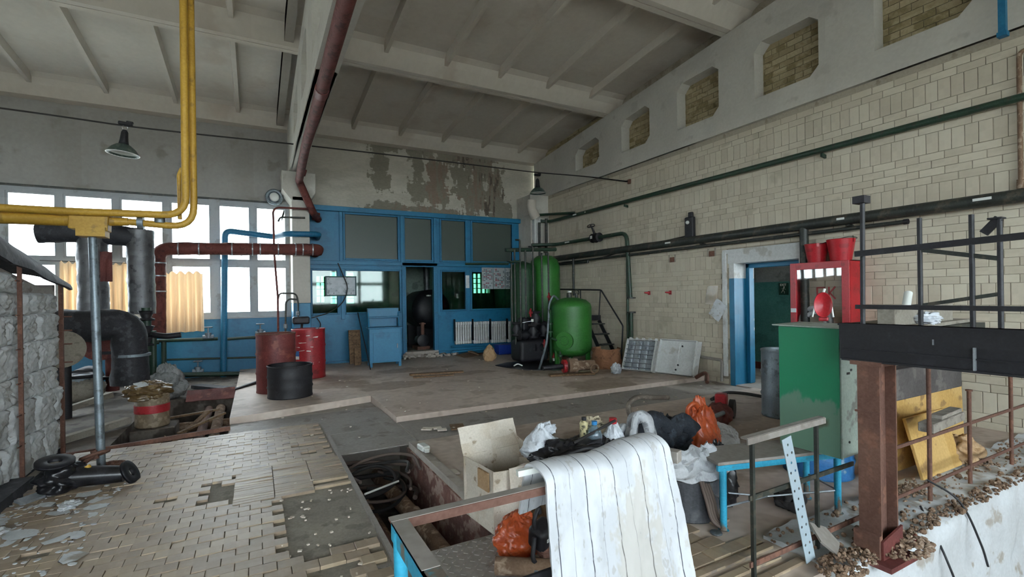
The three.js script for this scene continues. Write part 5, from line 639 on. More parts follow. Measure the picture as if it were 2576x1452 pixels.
{ const r = thing('thin_rail', 'thin rusty rail with three posts on the limewashed kerb', 'railing'), z = -1.71; for (const [x, b, t] of [[4.43, 0, 1.12], [5.12, 0, 0.78], [5.98, -0.0, 0.86]]) mesh('post', [rod([x, b - 0.02, z], [x, t, z], 0.0145, 0.0145, 10), cyl(0.024, 0.012, x, t, z, 10)], M.rust, r); mesh('top_rail', [bar([3.5, 0.5, z], [6.6, 0.52, z], 0.01, 0.024)], M.rust, r); mesh('low_rail', [bar([3.5, 0.15, z], [6.6, 0.17, z], 0.01, 0.024)], M.rust, r);
  one('plastic_trunking', [rb(0.62, 0.07, 0.1, 0.008, 4.75, 0.57, -1.75, 0, 0.05, 0.02), rb(0.4, 0.03, 0.08, 0.006, 4.85, 0.62, -1.76, 0, 0.05, 0.02)], surf(0x9a938a, 0x8b847b, 0x736d66, { m: 0.3, px: 128, rough: 0.5 }), 'dusty grey plastic trunking resting on the thin rail', 'trunking');
  one('dark_pole', [bar([6.35, -0.1, -1.62], [6.3, 1.2, -1.62], 0.07, 0.07)], M.black, 'thick dark post standing near the brick wall beyond the kerb', 'post'); }
// limewashed kerb wall and its rubble
{ const k = struct('wall_kerb', 'rough limewashed kerb wall dropping into the lower pit', 'wall'); mesh('face', sheet(90, 26, (u, v) => { const x = lerp(2.9, XR, u), s = v; const y = s > 0.72 ? 0.02 + 0.03 * noise(x * 5, s * 9) : lerp(-1.75, 0.02, s / 0.72), zf = s > 0.72 ? lerp(-1.52, -2.02, (s - 0.72) / 0.28) : -1.52 + 0.05 * (1 - s / 0.72); return [x, y + 0.015 * noise(x * 9, s * 20, 4), zf + 0.035 * noise(x * 3, s * 9, 7) + 0.015 * noise(x * 14, s * 30, 1)]; }, 0.06), M.limewash, k); mesh('side_face', [bb(2.14, 2.22, -1.75, -0.01, -1.6, ZF)], M.limewash, k);
  const rub = []; for (let i = 0; i < 900; i++) { const x = rr(2.85, 7.0), big = rnd() < 0.12; const zc = -1.57 + (rnd() - 0.5) * 0.12; rub.push(xf(new THREE.DodecahedronGeometry(big ? rr(0.014, 0.026) : rr(0.005, 0.014), 0), x, 0.03, rnd() < 0.6 ? zc : rr(-2.0, -1.6), rr(0, 3), rr(0, 3))); } tag(mesh('rubble', rub, M.dirt, scene), 'brown rubble strewn along the limewashed kerb', 'rubble', undefined, 'stuff').name = 'rubble_001';
  const heap = []; for (const [cx, cz, n, s] of [[3.5, -1.47, 260, 0.15], [3.0, -1.55, 200, 0.16], [4.5, -1.88, 120, 0.13], [5.75, -1.85, 90, 0.12]]) for (let i = 0; i < n; i++) { const a = rr(0, 6.28), q = Math.sqrt(rnd()) * s; heap.push(xf(new THREE.DodecahedronGeometry(rr(0.006, 0.019), 0).scale(1, 0.6, 1), cx + Math.cos(a) * q * 1.5, 0.03 + (s - q) * 0.45 * rnd(), cz + Math.sin(a) * q * 0.7, rr(0, 3), rr(0, 3))); } const m = mesh('rubble_002', heap, M.dirt, scene); tag(m, 'small heaps of brown earth and plaster chips around the column foot', 'rubble', undefined, 'stuff'); }
one('floor_roll', [bag(0.16, 0.14, 0.12, 5.68, 0.03, -1.95, { s: 6, amp: 0.35, fine: 0.1 }), pipe([[5.5, 0.09, -2.0], [5.9, 0.1, -1.9]], 0.06)], M.cardboard, 'crumpled brown paper roll at the foot of the plywood', 'paper');
one('stiff_wire', [curve([[4.36, 0.2, -1.7], [4.42, 0.1, -1.55], [4.5, -0.2, -1.45], [4.52, -0.35, -1.42]], 0.007, 24, 6), curve([[4.2, 0.05, -1.68], [4.05, -0.2, -1.48], [4.1, -0.5, -1.42], [3.98, -0.68, -1.4]], 0.007, 24, 6), curve([[4.6, -0.6, -1.44], [4.7, -0.68, -1.4], [4.74, -0.85, -1.38], [4.9, -0.95, -1.38]], 0.008, 24, 6)], M.black, 'bent tie wires hanging down the limewashed kerb', 'wire');
one('plaster_shard', [xf(poly('xy', [[0, 0], [0.14, 0.02], [0.17, 0.12], [0.06, 0.2], [-0.02, 0.1]], 0.012, 0), 2.98, 0.05, -1.6, -0.9, 0.3)], M.steelPlate, 'grey plaster shard lying beside the column foot', 'shard');
one('red_scrap', [rb(0.12, 0.08, 0.02, 0.006, 3.62, 0.02, -1.5, 0.9, 0.4)], M.redBright, 'small bright red scrap beside the column foot', 'scrap');

// ================= FOREGROUND RAIL, QUILT AND HEAP =================
{ const r = thing('blue_rail', 'blue-painted angle-iron rail with dusty top in the foreground', 'railing'); const y = 0.9, z = -1.51, x = 0.385;
  mesh('side_rail', [bb(x - 0.02, x + 0.032, y - 0.006, y, z, 0.3), bb(x - 0.02, x - 0.014, y - 0.055, y, z, 0.3)], M.cyan, r); mesh('dusty_top', [bb(x - 0.019, x + 0.032, y, y + 0.002, z, -1.2)], M.steelPlate, r);
  mesh('front_rail', [bb(x - 0.02, 1.6, y - 0.006, y + 0.001, z - 0.032, z + 0.006), bb(x + 0.032, 1.6, y - 0.028, y, z + 0.002, z + 0.008)], M.rust, r); mesh('dusty_front', [bb(x - 0.02, 1.6, y + 0.001, y + 0.003, z - 0.032, z + 0.005)], M.steelPlate, r);
  mesh('post', [rod([x - 0.005, 0, z + 0.08], [x - 0.005, y - 0.01, z + 0.05], 0.021, 0.021, 14)], M.cyan, r); mesh('end_post', [bar([1.575, 0, z - 0.02], [1.575, 0.9, z - 0.02], 0.03, 0.03)], M.maroon, r); mesh('end_box', [rb(0.05, 0.05, 0.07, 0.004, 1.585, 0.9, z - 0.01, 0, 0.4)], M.steelPlate, r);
  mesh('middle_rail', [bar([0.6, 0.555, z - 0.02], [1.6, 0.575, z - 0.02], 0.012, 0.035)], M.black, r); for (const [dx, dz] of [[0.01, 0.42], [0.025, 0.44], [0.0, 0.47]]) mesh('bolt_hole', [cyl(0.004, 0.004, x + dx, y + 0.001, z + dz, 8)], M.black, r); }
{ // striped quilt over the rail
  const st = dataTex(512, 512, (u, v) => { const n = fbm(u, v, 7, 5, 800), e = fbm(u, v, 40, 3, 820); let c = mix3(rgb(0xc2c5c8), rgb(0xb5b8bb), sstep(0.4, 0.65, n)); const q = u * 9 + 0.06 * Math.sin(v * 5), f = q - Math.floor(q), k = Math.floor(q); const w = k % 2 ? 0.016 : 0.026; if (Math.abs(f - 0.5) < w) c = mix3(c, rgb(k % 2 ? 0x8a8c92 : 0x4a4b52), 0.55 + 0.45 * sstep(0.3, 0.5, e)); const d = Math.hypot((u - 0.62) / 0.26, (v - 0.28) / 0.3) + (n - 0.5) * 1.8 + (e - 0.5); c = mix3(c, rgb(0xa39a88), 0.4 * (1 - sstep(0.6, 1, d))); c = mix3(c, rgb(0x8d867c), 0.35 * sstep(0.64, 0.72, e) * sstep(0.52, 0.6, n)); return c; });
  const q = tag(mesh('striped_quilt', sheet(80, 70, (u, v) => { // v: 1 = back hem, 0 = front hem
    const xl = 0.915 + 0.0 * v, xr = 1.52, s = 1 - v, ridge = 0.925 + 0.03 * sstep(0.1, 0.9, u) + 0.012 * Math.sin(u * 9), L = 0.85; let y, z;
    const back = 0.22, arc = 0.16; if (s < back) { const t = s / back; y = ridge - 0.2 * (1 - t) * 0.9 - 0.01; z = -1.64 - 0.05 * (1 - t); } else if (s < back + arc) { const t = (s - back) / arc * Math.PI; y = ridge - 0.01 + 0.045 * Math.sin(t); z = -1.555 - 0.085 * Math.cos(t); } else { const t = (s - back - arc) / (1 - back - arc); y = ridge - 0.01 - t * 0.78; z = -1.47 + 0.06 * t; }
    const fr = Math.max(0, s - 0.35) / 0.65, x = lerp(xl - 0.0 * fr, xr + 0.13 * fr, u); const fold = Math.sin(u * 26 + 1.5 * noise(u * 3, 1)) * 0.02 * fr + 0.02 * noise(u * 5, s * 4, 3) * (0.3 + fr) + 0.006 * noise(u * 20, s * 24, 5);
    return [x, y + 0.012 * noise(u * 7, s * 6, 9), z + fold]; }, 0.012, true), new THREE.MeshStandardMaterial({ map: st, roughness: 1, bumpMap: bumpT, bumpScale: 0.004 }), scene), 'white quilt with thin black stripes draped over the blue rail', 'quilt'); }
// support crate in the heap
{ const c = thing('wooden_crate', 'wooden crate under the heap of bags behind the quilt', 'crate', [2.2, 0, -2.85]); mesh('box_sides', [bb(-0.5, 0.62, 0, 0.36, -0.25, -0.22), bb(-0.5, 0.62, 0, 0.36, 0.22, 0.25), bb(-0.5, -0.47, 0, 0.36, -0.25, 0.25), bb(0.59, 0.62, 0, 0.36, -0.25, 0.25), bb(-0.5, 0.62, 0.33, 0.36, -0.25, 0.25)], M.wood, c); }
{ // open white carton
  const c = thing('open_carton', 'open white carton with torn flaps beside the pit', 'carton', [1.62, 0, -3.15], 0.1), w = 0.5, d = 0.42, h = 0.42, t = 0.006; const rough2 = (g) => g;
  mesh('wall', sheet(8, 6, (u, v) => [-w / 2 + w * u, h * v + 0.03 * v * noise(u * 3, 2), d / 2 + 0.03 * Math.sin(u * 3.14) * v * 0.5], t), M.cardWhite, c); mesh('wall', sheet(8, 6, (u, v) => [w / 2 - w * u, h * v, -d / 2], t), M.cardWhite, c); mesh('wall', sheet(6, 6, (u, v) => [-w / 2 + 0.02 * Math.sin(v * 3), h * v, -d / 2 + d * u], t), M.cardWhite, c); mesh('wall', sheet(6, 6, (u, v) => [w / 2, h * v * (1 - 0.25 * u), d / 2 - d * u], t), M.cardWhite, c); mesh('bottom', [bb(-w / 2, w / 2, 0, 0.01, -d / 2, d / 2)], M.cardWhite, c);
  mesh('flap', sheet(6, 5, (u, v) => [-w / 2 + w * u - 0.02 * v, h + 0.2 * v, -d / 2 - 0.05 * v + 0.015 * noise(u * 3, v * 2)], t), M.cardWhite, c); mesh('flap', sheet(5, 4, (u, v) => [-0.14 + 0.24 * u, h - 0.16 * (1 - v) + 0.01, d / 2 + 0.03 + 0.02 * (1 - v)], t), M.cardWhite, c); mesh('flap', sheet(4, 5, (u, v) => [w / 2 - 0.02 - 0.07 * u, h - 0.14 + 0.17 * v, d / 2 + 0.045], t), M.cardWhite, c); mesh('flap', sheet(5, 5, (u, v) => [w / 2 + 0.01 - 0.06 * v, h - 0.03 + 0.12 * v * (1 - u * 0.6), -d / 2 + 0.3 * u], t), M.cardWhite, c);
  mesh('print_patch', [bb(-w / 2 - 0.012, -w / 2 + 0.0, 0.27, 0.4, 0.02, 0.16)], M.cardboard, c); }
one('black_sack', [bag(0.34, 0.13, 0.2, 1.98, 0.36, -2.8, { s: 2, amp: 0.3, fine: 0.09, nu: 80, nv: 48 })], M.blackBag, 'shiny black refuse sack lying beside the white carton', 'sack');
one('white_knotted_bag', [bag(0.15, 0.12, 0.12, 1.79, 0.44, -2.95, { s: 5, amp: 0.2, fine: 0.06, top: 0.6 }), bag(0.07, 0.05, 0.05, 1.84, 0.6, -2.95, { s: 8, amp: 0.4, fine: 0.1 })], M.whiteBag, 'pale grey knotted carrier bag on the black sack', 'bag');
one('black_offcuts', [bar([1.72, 0.5, -2.7], [2.15, 0.56, -2.72], 0.02, 0.05), bar([1.8, 0.53, -2.62], [2.28, 0.5, -2.68], 0.02, 0.045), curve([[1.75, 0.52, -2.68], [1.95, 0.58, -2.6], [2.1, 0.52, -2.62], [2.25, 0.56, -2.7]], 0.014, 30), xf(new THREE.BoxGeometry(0.3, 0.015, 0.1), 2.0, 0.55, -2.72, 0.2, 0.4, 0.15)], M.black, 'tangle of black plastic offcuts on the refuse sack', 'offcuts');
one('black_stick', [rod([1.935,0.576,-2.75], [2.308,0.683,-2.75], 0.01)], M.rubber, 'thin black stick poking across the heap', 'stick');
{ const b = thing('water_bottle', 'clear plastic water bottle with blue cap in the heap', 'bottle', [2.14, 0.46, -2.78]); mesh('body', [lathe([[0, 0], [0.05, 0.004], [0.055, 0.02], [0.052, 0.08], [0.056, 0.13], [0.045, 0.17], [0.018, 0.2], [0.016, 0.215], [0, 0.215]])], new THREE.MeshPhysicalMaterial({ color: 0xb8cfdc, transmission: 0.8, roughness: 0.1, thickness: 0 }), b); mesh('cap', [cyl(0.02, 0.025, 0, 0.222, 0, 14)], std(0x2f86c4, 0.4), b); mesh('carry_loop', [xf(new THREE.TorusGeometry(0.05, 0.009, 6, 20).scale(0.6, 1, 1), 0.07, 0.06, 0.06, 0, 0.3)], M.rubber, b); }
{ const b = thing('spray_can', 'slim yellowish can with black top standing in the heap', 'can', [2.1, 0.5, -2.85]); mesh('body', [lathe([[0, 0], [0.032, 0], [0.032, 0.17], [0.02, 0.19], [0, 0.19]])], surf(0xcfc59a, 0xbfb488, 0x5c5746, { m: 0.12, px: 128, rough: 0.4 }), b); mesh('cap', [cyl(0.018, 0.025, 0, 0.2, 0, 12)], M.black, b); }
one('cream_rag', [bag(0.09, 0.05, 0.06, 2.22, 0.6, -2.92, { s: 12, amp: 0.5, fine: 0.12 })], surf(0xb8ad97, 0xa89c84, 0x6f6654, { m: 0.2, px: 128, rough: 1 }), 'cream rag draped behind the water bottle', 'rag');
{ const b = thing('white_canister', 'white wrapped canister with red cap in the heap', 'canister', [2.31, 0.44, -2.78]); mesh('body', [bag(0.1, 0.12, 0.09, 0, 0, 0, { s: 15, amp: 0.12, fine: 0.09, top: 0.5 })], M.whiteBag, b); mesh('cap', [cyl(0.028, 0.04, 0.0, 0.235, 0, 16)], M.redBright, b); }
one('grey_box', [rb(0.2, 0.17, 0.12, 0.008, 2.36, 0.49, -2.62, 0.25, -0.5, 0.2)], surf(0x7a7f83, 0x70757a, 0x5b5f63, { m: 0.4, px: 128, rough: 0.7 }), 'tilted grey box between canister and rolled fabric', 'box');
one('rolled_fabric', [curve([[2.46, 0.38, -2.72], [2.44, 0.58, -2.72], [2.5, 0.69, -2.74], [2.57, 0.66, -2.72], [2.56, 0.52, -2.66], [2.5, 0.42, -2.6]], (t, a) => 0.038 + 0.012 * Math.sin(a * 3 + t * 6) + 0.006 * Math.sin(a * 7 - t * 19), 50, 24), curve([[2.38, 0.4, -2.8], [2.39, 0.56, -2.82], [2.44, 0.6, -2.8], [2.46, 0.5, -2.76]], 0.035, 26, 12)], M.cloth, 'rolled light grey fabric standing up in the heap', 'fabric');
one('dark_clothes', [bag(0.34, 0.3, 0.22, 3.02, 0.02, -3.05, { s: 21, amp: 0.4, fine: 0.13, nu: 90, nv: 56 }), curve([[2.76, 0.36, -2.95], [2.82, 0.48, -2.98], [2.95, 0.53, -3.0], [3.08, 0.47, -2.95], [3.2, 0.5, -2.96], [3.27, 0.4, -2.9]], (t, a) => 0.075 + 0.016 * Math.sin(a * 2 + t * 9) + 0.012 * Math.sin(a * 5 - t * 23), 60, 24), curve([[2.78, 0.44, -2.95], [2.86, 0.34, -2.88], [2.95, 0.22, -2.85]], (t, a) => 0.08 + 0.014 * Math.sin(a * 3 + t * 7) + 0.01 * Math.sin(a * 6 - t * 17), 36, 24)], M.denim, 'heap of dark work clothes beside the orange carrier bag', 'clothes');
one('hose_end', [curve([[2.72, 0.5, -3.0], [2.7, 0.68, -3.05], [2.8, 0.73, -3.08], [3.0, 0.71, -3.1], [3.3, 0.66, -3.2]], 0.022, 40, 10)], surf(0x5a5148, 0x4d453d, 0x6b6258, { m: 0.3, px: 128, rough: 0.7 }), 'brown hose end curling up behind the dark clothes', 'hose');
{ const b = thing('orange_bag', 'orange carrier bag with two handles on the dark clothes', 'bag', [3.48, 0.03, -3.0]); b.scale.setScalar(1.12); mesh('body', [bag(0.19, 0.3, 0.13, 0, 0, 0, { s: 31, amp: 0.2, fine: 0.08, top: 0.35, nu: 72, nv: 48 })], M.orange, b); mesh('handle', [curve([[-0.1, 0.36, 0], [-0.13, 0.5, 0.0], [-0.08, 0.54, 0.02], [-0.03, 0.48, 0.02], [-0.02, 0.36, 0.02]], (t, a) => 0.008 + 0.016 * Math.abs(Math.cos(a)), 26, 10)], M.orange, b); mesh('handle', [curve([[-0.02, 0.36, -0.02], [0.0, 0.48, -0.02], [0.06, 0.48, 0.0], [0.1, 0.36, 0.0]], (t, a) => 0.008 + 0.016 * Math.abs(Math.cos(a)), 26, 10)], M.orange, b); mesh('strap', [xf(new THREE.TorusGeometry(0.06, 0.014, 6, 20), 0.25, 0.02, 0.1, 0, 0.5)], M.rubber, b); }
one('grey_sheet_sack', sheet(30, 24, (u, v) => { const r = 0.3, a = (u - 0.5) * 3.0; return [2.7 + 0.34 * Math.sin(a) * (0.5 + 0.5 * (1 - v)) + 0.03 * noise(u * 5, v * 5), 0.4 + 0.13 * v + 0.05 * noise(u * 6, v * 4, 2) - 0.06 * Math.sin(u * 3.14) * (1 - v), -2.42 + 0.2 * Math.cos(a) * (1 - v * 0.7) + 0.02 * noise(u * 8, v * 8, 5)]; }, 0.008), M.cloth, 'crumpled light grey dust sheet sagging over the grey drum', 'sheet');
{ const d = thing('fibre_drum', 'dark grey fibre drum under the dust sheet', 'drum', [2.79, 0, -2.52]); mesh('shell', [lathe([[0, 0], [0.2, 0], [0.205, 0.01], [0.215, 0.3], [0.22, 0.31], [0.22, 0.34], [0.2, 0.345], [0, 0.345]], 0, 0, 0, 40)], surf(0x4b4d51, 0x414347, 0x5d5f62, { m: 0.5, px: 128, fu: 24, fv: 3, rough: 0.8 }), d); mesh('hoop', [torus(0.212, 0.006, 0, 0.29, 0, Math.PI / 2, 0, 36)], M.rubber, d); }
one('cable_bundle', [0, 1, 2, 3].map((k) => curve([[2.7 + k * 0.02, 0.34, -2.35], [2.69 + k * 0.024, 0.2, -2.28], [2.71 + k * 0.02, 0.06, -2.24], [2.76 + k * 0.012, 0.015, -2.2]], 0.012, 26, 7)), M.cableBrown, 'bundle of brown cables hanging down beside the grey drum', 'cable');
one('tin_lid', [lathe([[0, 0.012], [0.035, 0.012], [0.04, 0.004], [0.04, 0], [0, 0]], 2.69, 0, -2.2)], M.steel, 'small round tin lid on the floor by the cable bundle', 'lid');
one('black_bag', [bag(0.16, 0.24, 0.14, 3.08, 0.0, -2.5, { s: 41, amp: 0.25, fine: 0.1, top: 0.5 })], M.blackBag, 'black plastic bag under the blue-legged table', 'bag'); one('boot_roll', [bag(0.1, 0.08, 0.1, 3.48, 0.0, -2.2, { s: 44, amp: 0.3 }), rod([3.4, 0.05, -2.1], [3.55, 0.07, -2.15], 0.045)], M.rubber, 'black rubber roll on the floor under the table', 'roll');
one('pale_sack', [bag(0.3, 0.22, 0.22, 3.75, 0.0, -3.1, { s: 51, amp: 0.2, fine: 0.05, nu: 72, nv: 40 })], surf(0x8f8c88, 0x827f7b, 0x6c6763, { m: 0.5, px: 128, rough: 0.95 }), 'pale grey sack behind the orange carrier bag', 'sack');
one('white_profile', [bar([0.865, 0.93, -1.6], [1.3, 0.95, -1.56], 0.022, 0.022)], M.enamel, 'white plastic profile tube reaching out from behind the quilt', 'tube');
one('cardboard_strip', [bar([1.68, 0.4, -2.6], [2.05, 0.42, -2.62], 0.02, 0.1)], M.cardboard, 'torn brown cardboard strip on the black sack', 'cardboard');
{ const j = thing('red_machine', 'old red machine with lever lying on the floor behind the orange bag', 'machine', [4.95, 0, -4.0], 0.5); mesh('body', [bag(0.24, 0.14, 0.15, 0.1, 0.0, 0, { s: 61, amp: 0.25 }), rb(0.5, 0.12, 0.16, 0.03, -0.35, 0.12, 0)], M.rustRed, j); mesh('frame', [rb(0.16, 0.28, 0.14, 0.03, 0.25, 0.2, 0)], M.redPaint, j); mesh('lever', [rod([-0.5, 0.18, 0], [-0.2, 0.2, 0.1], 0.025)], M.steel, j); mesh('wheel', [xf(new THREE.CylinderGeometry(0.12, 0.12, 0.06, 20), 0.42, 0.12, 0.1, Math.PI / 2)], M.rubber, j); mesh('cap', [cyl(0.03, 0.06, -0.55, 0.2, 0, 12)], M.galv, j); }
one('floor_cable', [curve([[5.947,0.03,-4.908], [6.56,0.03,-5.112], [6.712,0.03,-4.942], [6.749,0.03,-4.57]], 0.025, 26)], M.rubber, 'dark cable curved on the floor before the doorway', 'cable');
one('orange_sack', [bag(0.17, 0.15, 0.12, 1.42, 0.0, -2.62, { s: 71, amp: 0.25, fine: 0.08, nu: 72, nv: 44 })], M.orange, 'orange plastic sack slumped on the plate under the blue rail', 'sack');
{ const g = thing('power_tool', 'black petrol tool with handle lying against the orange sack', 'tool', [1.47, 0, -2.42], 0.3); mesh('housing', [rb(0.15, 0.14, 0.12, 0.03, 0, 0.2, 0, 0.2, 0.1, 0.2)], M.black, g); mesh('rating_plate', [xf(new THREE.BoxGeometry(0.075, 0.02, 0.004), 0.0, 0.2, 0.067, 0.2, 0.1, 0.2)], M.enamel, g); mesh('handle', [curve([[-0.05, 0.2, 0], [-0.07, 0.3, 0], [-0.03, 0.36, 0], [-0.02, 0.33, 0]], 0.013, 20), curve([[-0.09, 0.22, 0.02], [-0.11, 0.1, 0.03], [-0.04, 0.05, 0.05], [0.05, 0.08, 0.05]], 0.014, 24)], M.black, g); mesh('engine', [bag(0.08, 0.06, 0.07, 0.04, 0.06, 0.02, { s: 3, amp: 0.5, fine: 0.15 })], M.rust, g); mesh('muffler', [rod([-0.1, 0.05, 0.04], [0.02, 0.06, 0.02], 0.03), cyl(0.03, 0.02, -0.1, 0.05, 0.04)], M.steel, g); mesh('cutter_guard', [rod([0, 0.02, 0.05], [0.35, 0.02, 0.25], 0.05)], M.dirt, g); }
one('steel_drain_pipe', [rod([1.2, 0.05, -2.5], [2.1, 0.05, -1.9], 0.05)], M.dirt, 'dusty pipe lying on the plate below the quilt', 'pipe');
one('blue_film', [bag(0.1, 0.05, 0.1, 0.62, 0, -2.35, { s: 77, amp: 0.4, fine: 0.1 })], surf(0x9fc3d4, 0x8fb5c8, 0x7fa3b6, { m: 0.3, px: 128, rough: 0.4 }), 'scrap of pale blue film on the floor by the blue post', 'film');
// ---- service pit: pipes and cables ----
{ const p = thing('pit_pipe', 'thick rust-brown pipe running along the near service pit', 'pipe'); mesh('pipe_run', [pipe([[1.2, -0.42, -5.6], [1.26, -0.4, -4.2], [1.28, -0.38, -2.2]], 0.075, 0.1, 16)], M.dirt, p); mesh('collar', [rod([1.25, -0.4, -4.35], [1.255, -0.4, -4.2], 0.09)], M.dirt, p);
  one('pit_pipe', [pipe([[0.95, -0.52, -5.6], [1.02, -0.5, -2.3]], 0.06, 0, 14)], M.dirt, 'thinner brown pipe beside the thick one in the near service pit', 'pipe'); one('pit_pipe', [rod([1.14, -0.2, -2.95], [1.13, -0.22, -2.3], 0.05), rod([0.86, -0.4, -4.2], [0.9, -0.35, -2.6], 0.09)], M.rust, 'short rusty pipe stub below the checker plate edge', 'pipe');
  for (let k = 0; k < 9; k++) { const cx = 0.98 + rr(-.06, .06), cz = -4.85 + rr(-.12, .12), R = rr(0.2, 0.42), y = -0.35 + k * 0.035, a0 = rr(0, 6); one('cable_loop', [curve([0, 1, 2, 3, 4, 5, 6].map((i) => [clamp(cx + Math.cos(a0 + i * 0.75) * R, 0.77, 1.42), y + 0.04 * Math.sin(i * 1.3 + k), cz + Math.sin(a0 + i * 0.75) * R]), k % 3 ? 0.016 : 0.024, 46, 7)], k % 2 ? M.rubber : M.cableBrown, 'dark cable loops coiled in the near service pit', 'cable', 'cable loops in the near pit'); }
  one('white_rod', [rod([0.78, -0.02, -4.1], [1.15, -0.1, -4.45], 0.009)], M.enamel, 'thin white rod lying over the cable loops', 'rod'); one('pit_rock', [bag(0.16, 0.12, 0.2, 0.88, -0.72, -3.5, { s: 81, amp: 0.4 }), bag(0.14, 0.14, 0.16, 1.05, -0.72, -3.0, { s: 83, amp: 0.4 })], M.dirt, 'lumps of earth heaped on the near pit bottom', 'earth'); one('pit_junction', [rb(0.09, 0.06, 0.16, 0.02, 1.52, 0.048, -4.85, 0, 0.1), rb(0.05, 0.04, 0.06, 0.01, 1.52, 0.042, -4.75)], M.enamel, 'white plastic fitting lying on the pit lip', 'fitting'); }
// ---- broken tile pieces and flakes ----
{ const mk = (px, pz, sz) => xf(new THREE.BoxGeometry(sz, 0.015, sz * 0.7), px, 0.005, pz, 0, rr(0, 3)); const spots = [[1.826, -5.659, 0.13], [1.942, -5.63, 0.1], [1.968, -5.533, 0.11], [2.172, -5.554, 0.24], [1.57, -4.13, 0.12], [1.801, -4.258, 0.06]]; const L = ['square broken tile on the steel plate strip', 'small broken tile next to the square one on the plate strip', 'third broken tile piece of the cluster on the plate strip', 'long splinter of wood on the plate strip', 'chipped tile piece near the pit lip', 'tiny tile chip near the white carton'];
  spots.forEach(([x, z, s], i) => one('tile_fragment', [mk(x, z, s)], i === 3 ? M.wood : M.cardWhite, L[i], 'fragment'));
  const fl = [], ch = []; for (let i = 0; i < 240; i++) { const a = rnd(), x = lerp(-1.75, -1.0, rnd() ** 1.4) , z = lerp(-3.4, -5.35, rnd()), s = rnd() < 0.13 ? rr(0.025, 0.06) : rr(0.005, 0.018); const g = new THREE.CylinderGeometry(s, s * 0.9, 0.004, 7); const p = g.attributes.position; for (let k = 0; k < p.count; k++) { const f = 1 + 0.9 * noise(p.getX(k) * 60 + i * 3.7, p.getZ(k) * 60, i); p.setX(k, p.getX(k) * f * 1.5); p.setZ(k, p.getZ(k) * f); } fl.push(xf(g, x, 0.014, z, rr(-.06, .06), rr(0, 3))); }
  tag(mesh('paint_flakes', fl, M.limewash, scene), 'white paint flakes fallen on the tiles beside the boiler casing', 'flakes', undefined, 'stuff');
  for (let i = 0; i < 160; i++) { const x = rr(0.15, 7.2), z = rr(-11, -2.3), s = rr(0.006, 0.022); if (x > 0.72 && x < 1.5 && z > -5.3 && z < -2.2) continue; ch.push(xf(new THREE.BoxGeometry(s * 1.6, 0.008, s), x, (z < -6.3 && x > 1.6) || (z < -7.9) ? 0.054 : 0.012, z, 0, rr(0, 3))); } for (let i = 0; i < 60; i++) ch.push(xf(new THREE.BoxGeometry(rr(.01, .03), 0.008, rr(.008, .02)), rr(0.1, 0.7), 0.002, rr(-4.4, -2.4), 0, rr(0, 3))); tag(mesh('floor_chips', ch, M.cardWhite, scene), 'pale chips and crumbs scattered over the hall floor', 'debris', undefined, 'stuff'); }

// ================= LEFT PIT AND DEBRIS =================
{ const v = thing('old_valve', 'greasy black flanged valve lying on the tiles beside the boiler casing', 'valve', [-1.4, 0.01, -5.42], 0.5); mesh('body', [bag(0.18, 0.13, 0.14, -0.06, 0.0, -0.03, { s: 91, amp: 0.3, fine: 0.08 }), rod([0.0, 0.1, 0], [0.3, 0.07, 0.2], 0.09, 0.07, 16)], M.blackBag, v); mesh('flange', [xf(lathe([[0.05, 0], [0.13, 0], [0.13, 0.03], [0.05, 0.03], [0.05, 0]]), -0.1, 0.23, -0.05, 0.2)], M.black, v); mesh('flange', [xf(lathe([[0.04, 0], [0.11, 0], [0.11, 0.03], [0.04, 0.03], [0.04, 0]]), 0.32, 0.07, 0.22, 1.1, 0.9)], M.black, v); mesh('handwheel', handwheel(0.1, 0.016).map((g) => xf(g, 0.2, 0.2, -0.18, 1.2, 0.3)), M.rust, v); mesh('stem', [rod([0.02, 0.14, -0.05], [0.2, 0.2, -0.18], 0.02)], M.rust, v); mesh('handle_grip', [rod([0.08, 0.18, 0.06], [0.12, 0.08, 0.12], 0.022)], M.yellow, v); }
one('rusty_hand_ring', handwheel(0.1, 0.014).map((g) => xf(g, -1.25, 0.03, -5.95, 1.5, 0.4)), M.rust, 'rusty loose spoked ring lying at the foot of the steel pole', 'spoked ring');
one('sheet_offcut', [xf(new THREE.BoxGeometry(0.22, 0.01, 0.14), -1.35, 0.03, -5.55, 0.1, 0.5), xf(new THREE.BoxGeometry(0.16, 0.02, 0.09), -1.62, 0.03, -5.25, 0.2, 0.9)], M.galv, 'pale metal offcuts under the greasy valve', 'metal scrap');
one('mortar_crust', [bag(0.07, 0.03, 0.09, -1.3, -0.0, -4.95, { s: 95, amp: 0.5, fine: 0.15 }), bag(0.06, 0.03, 0.07, -1.6, -0.0, -4.6, { s: 97, amp: 0.5, fine: 0.15 })], M.limewash, 'crusts of white render fallen near the greasy valve', 'render');
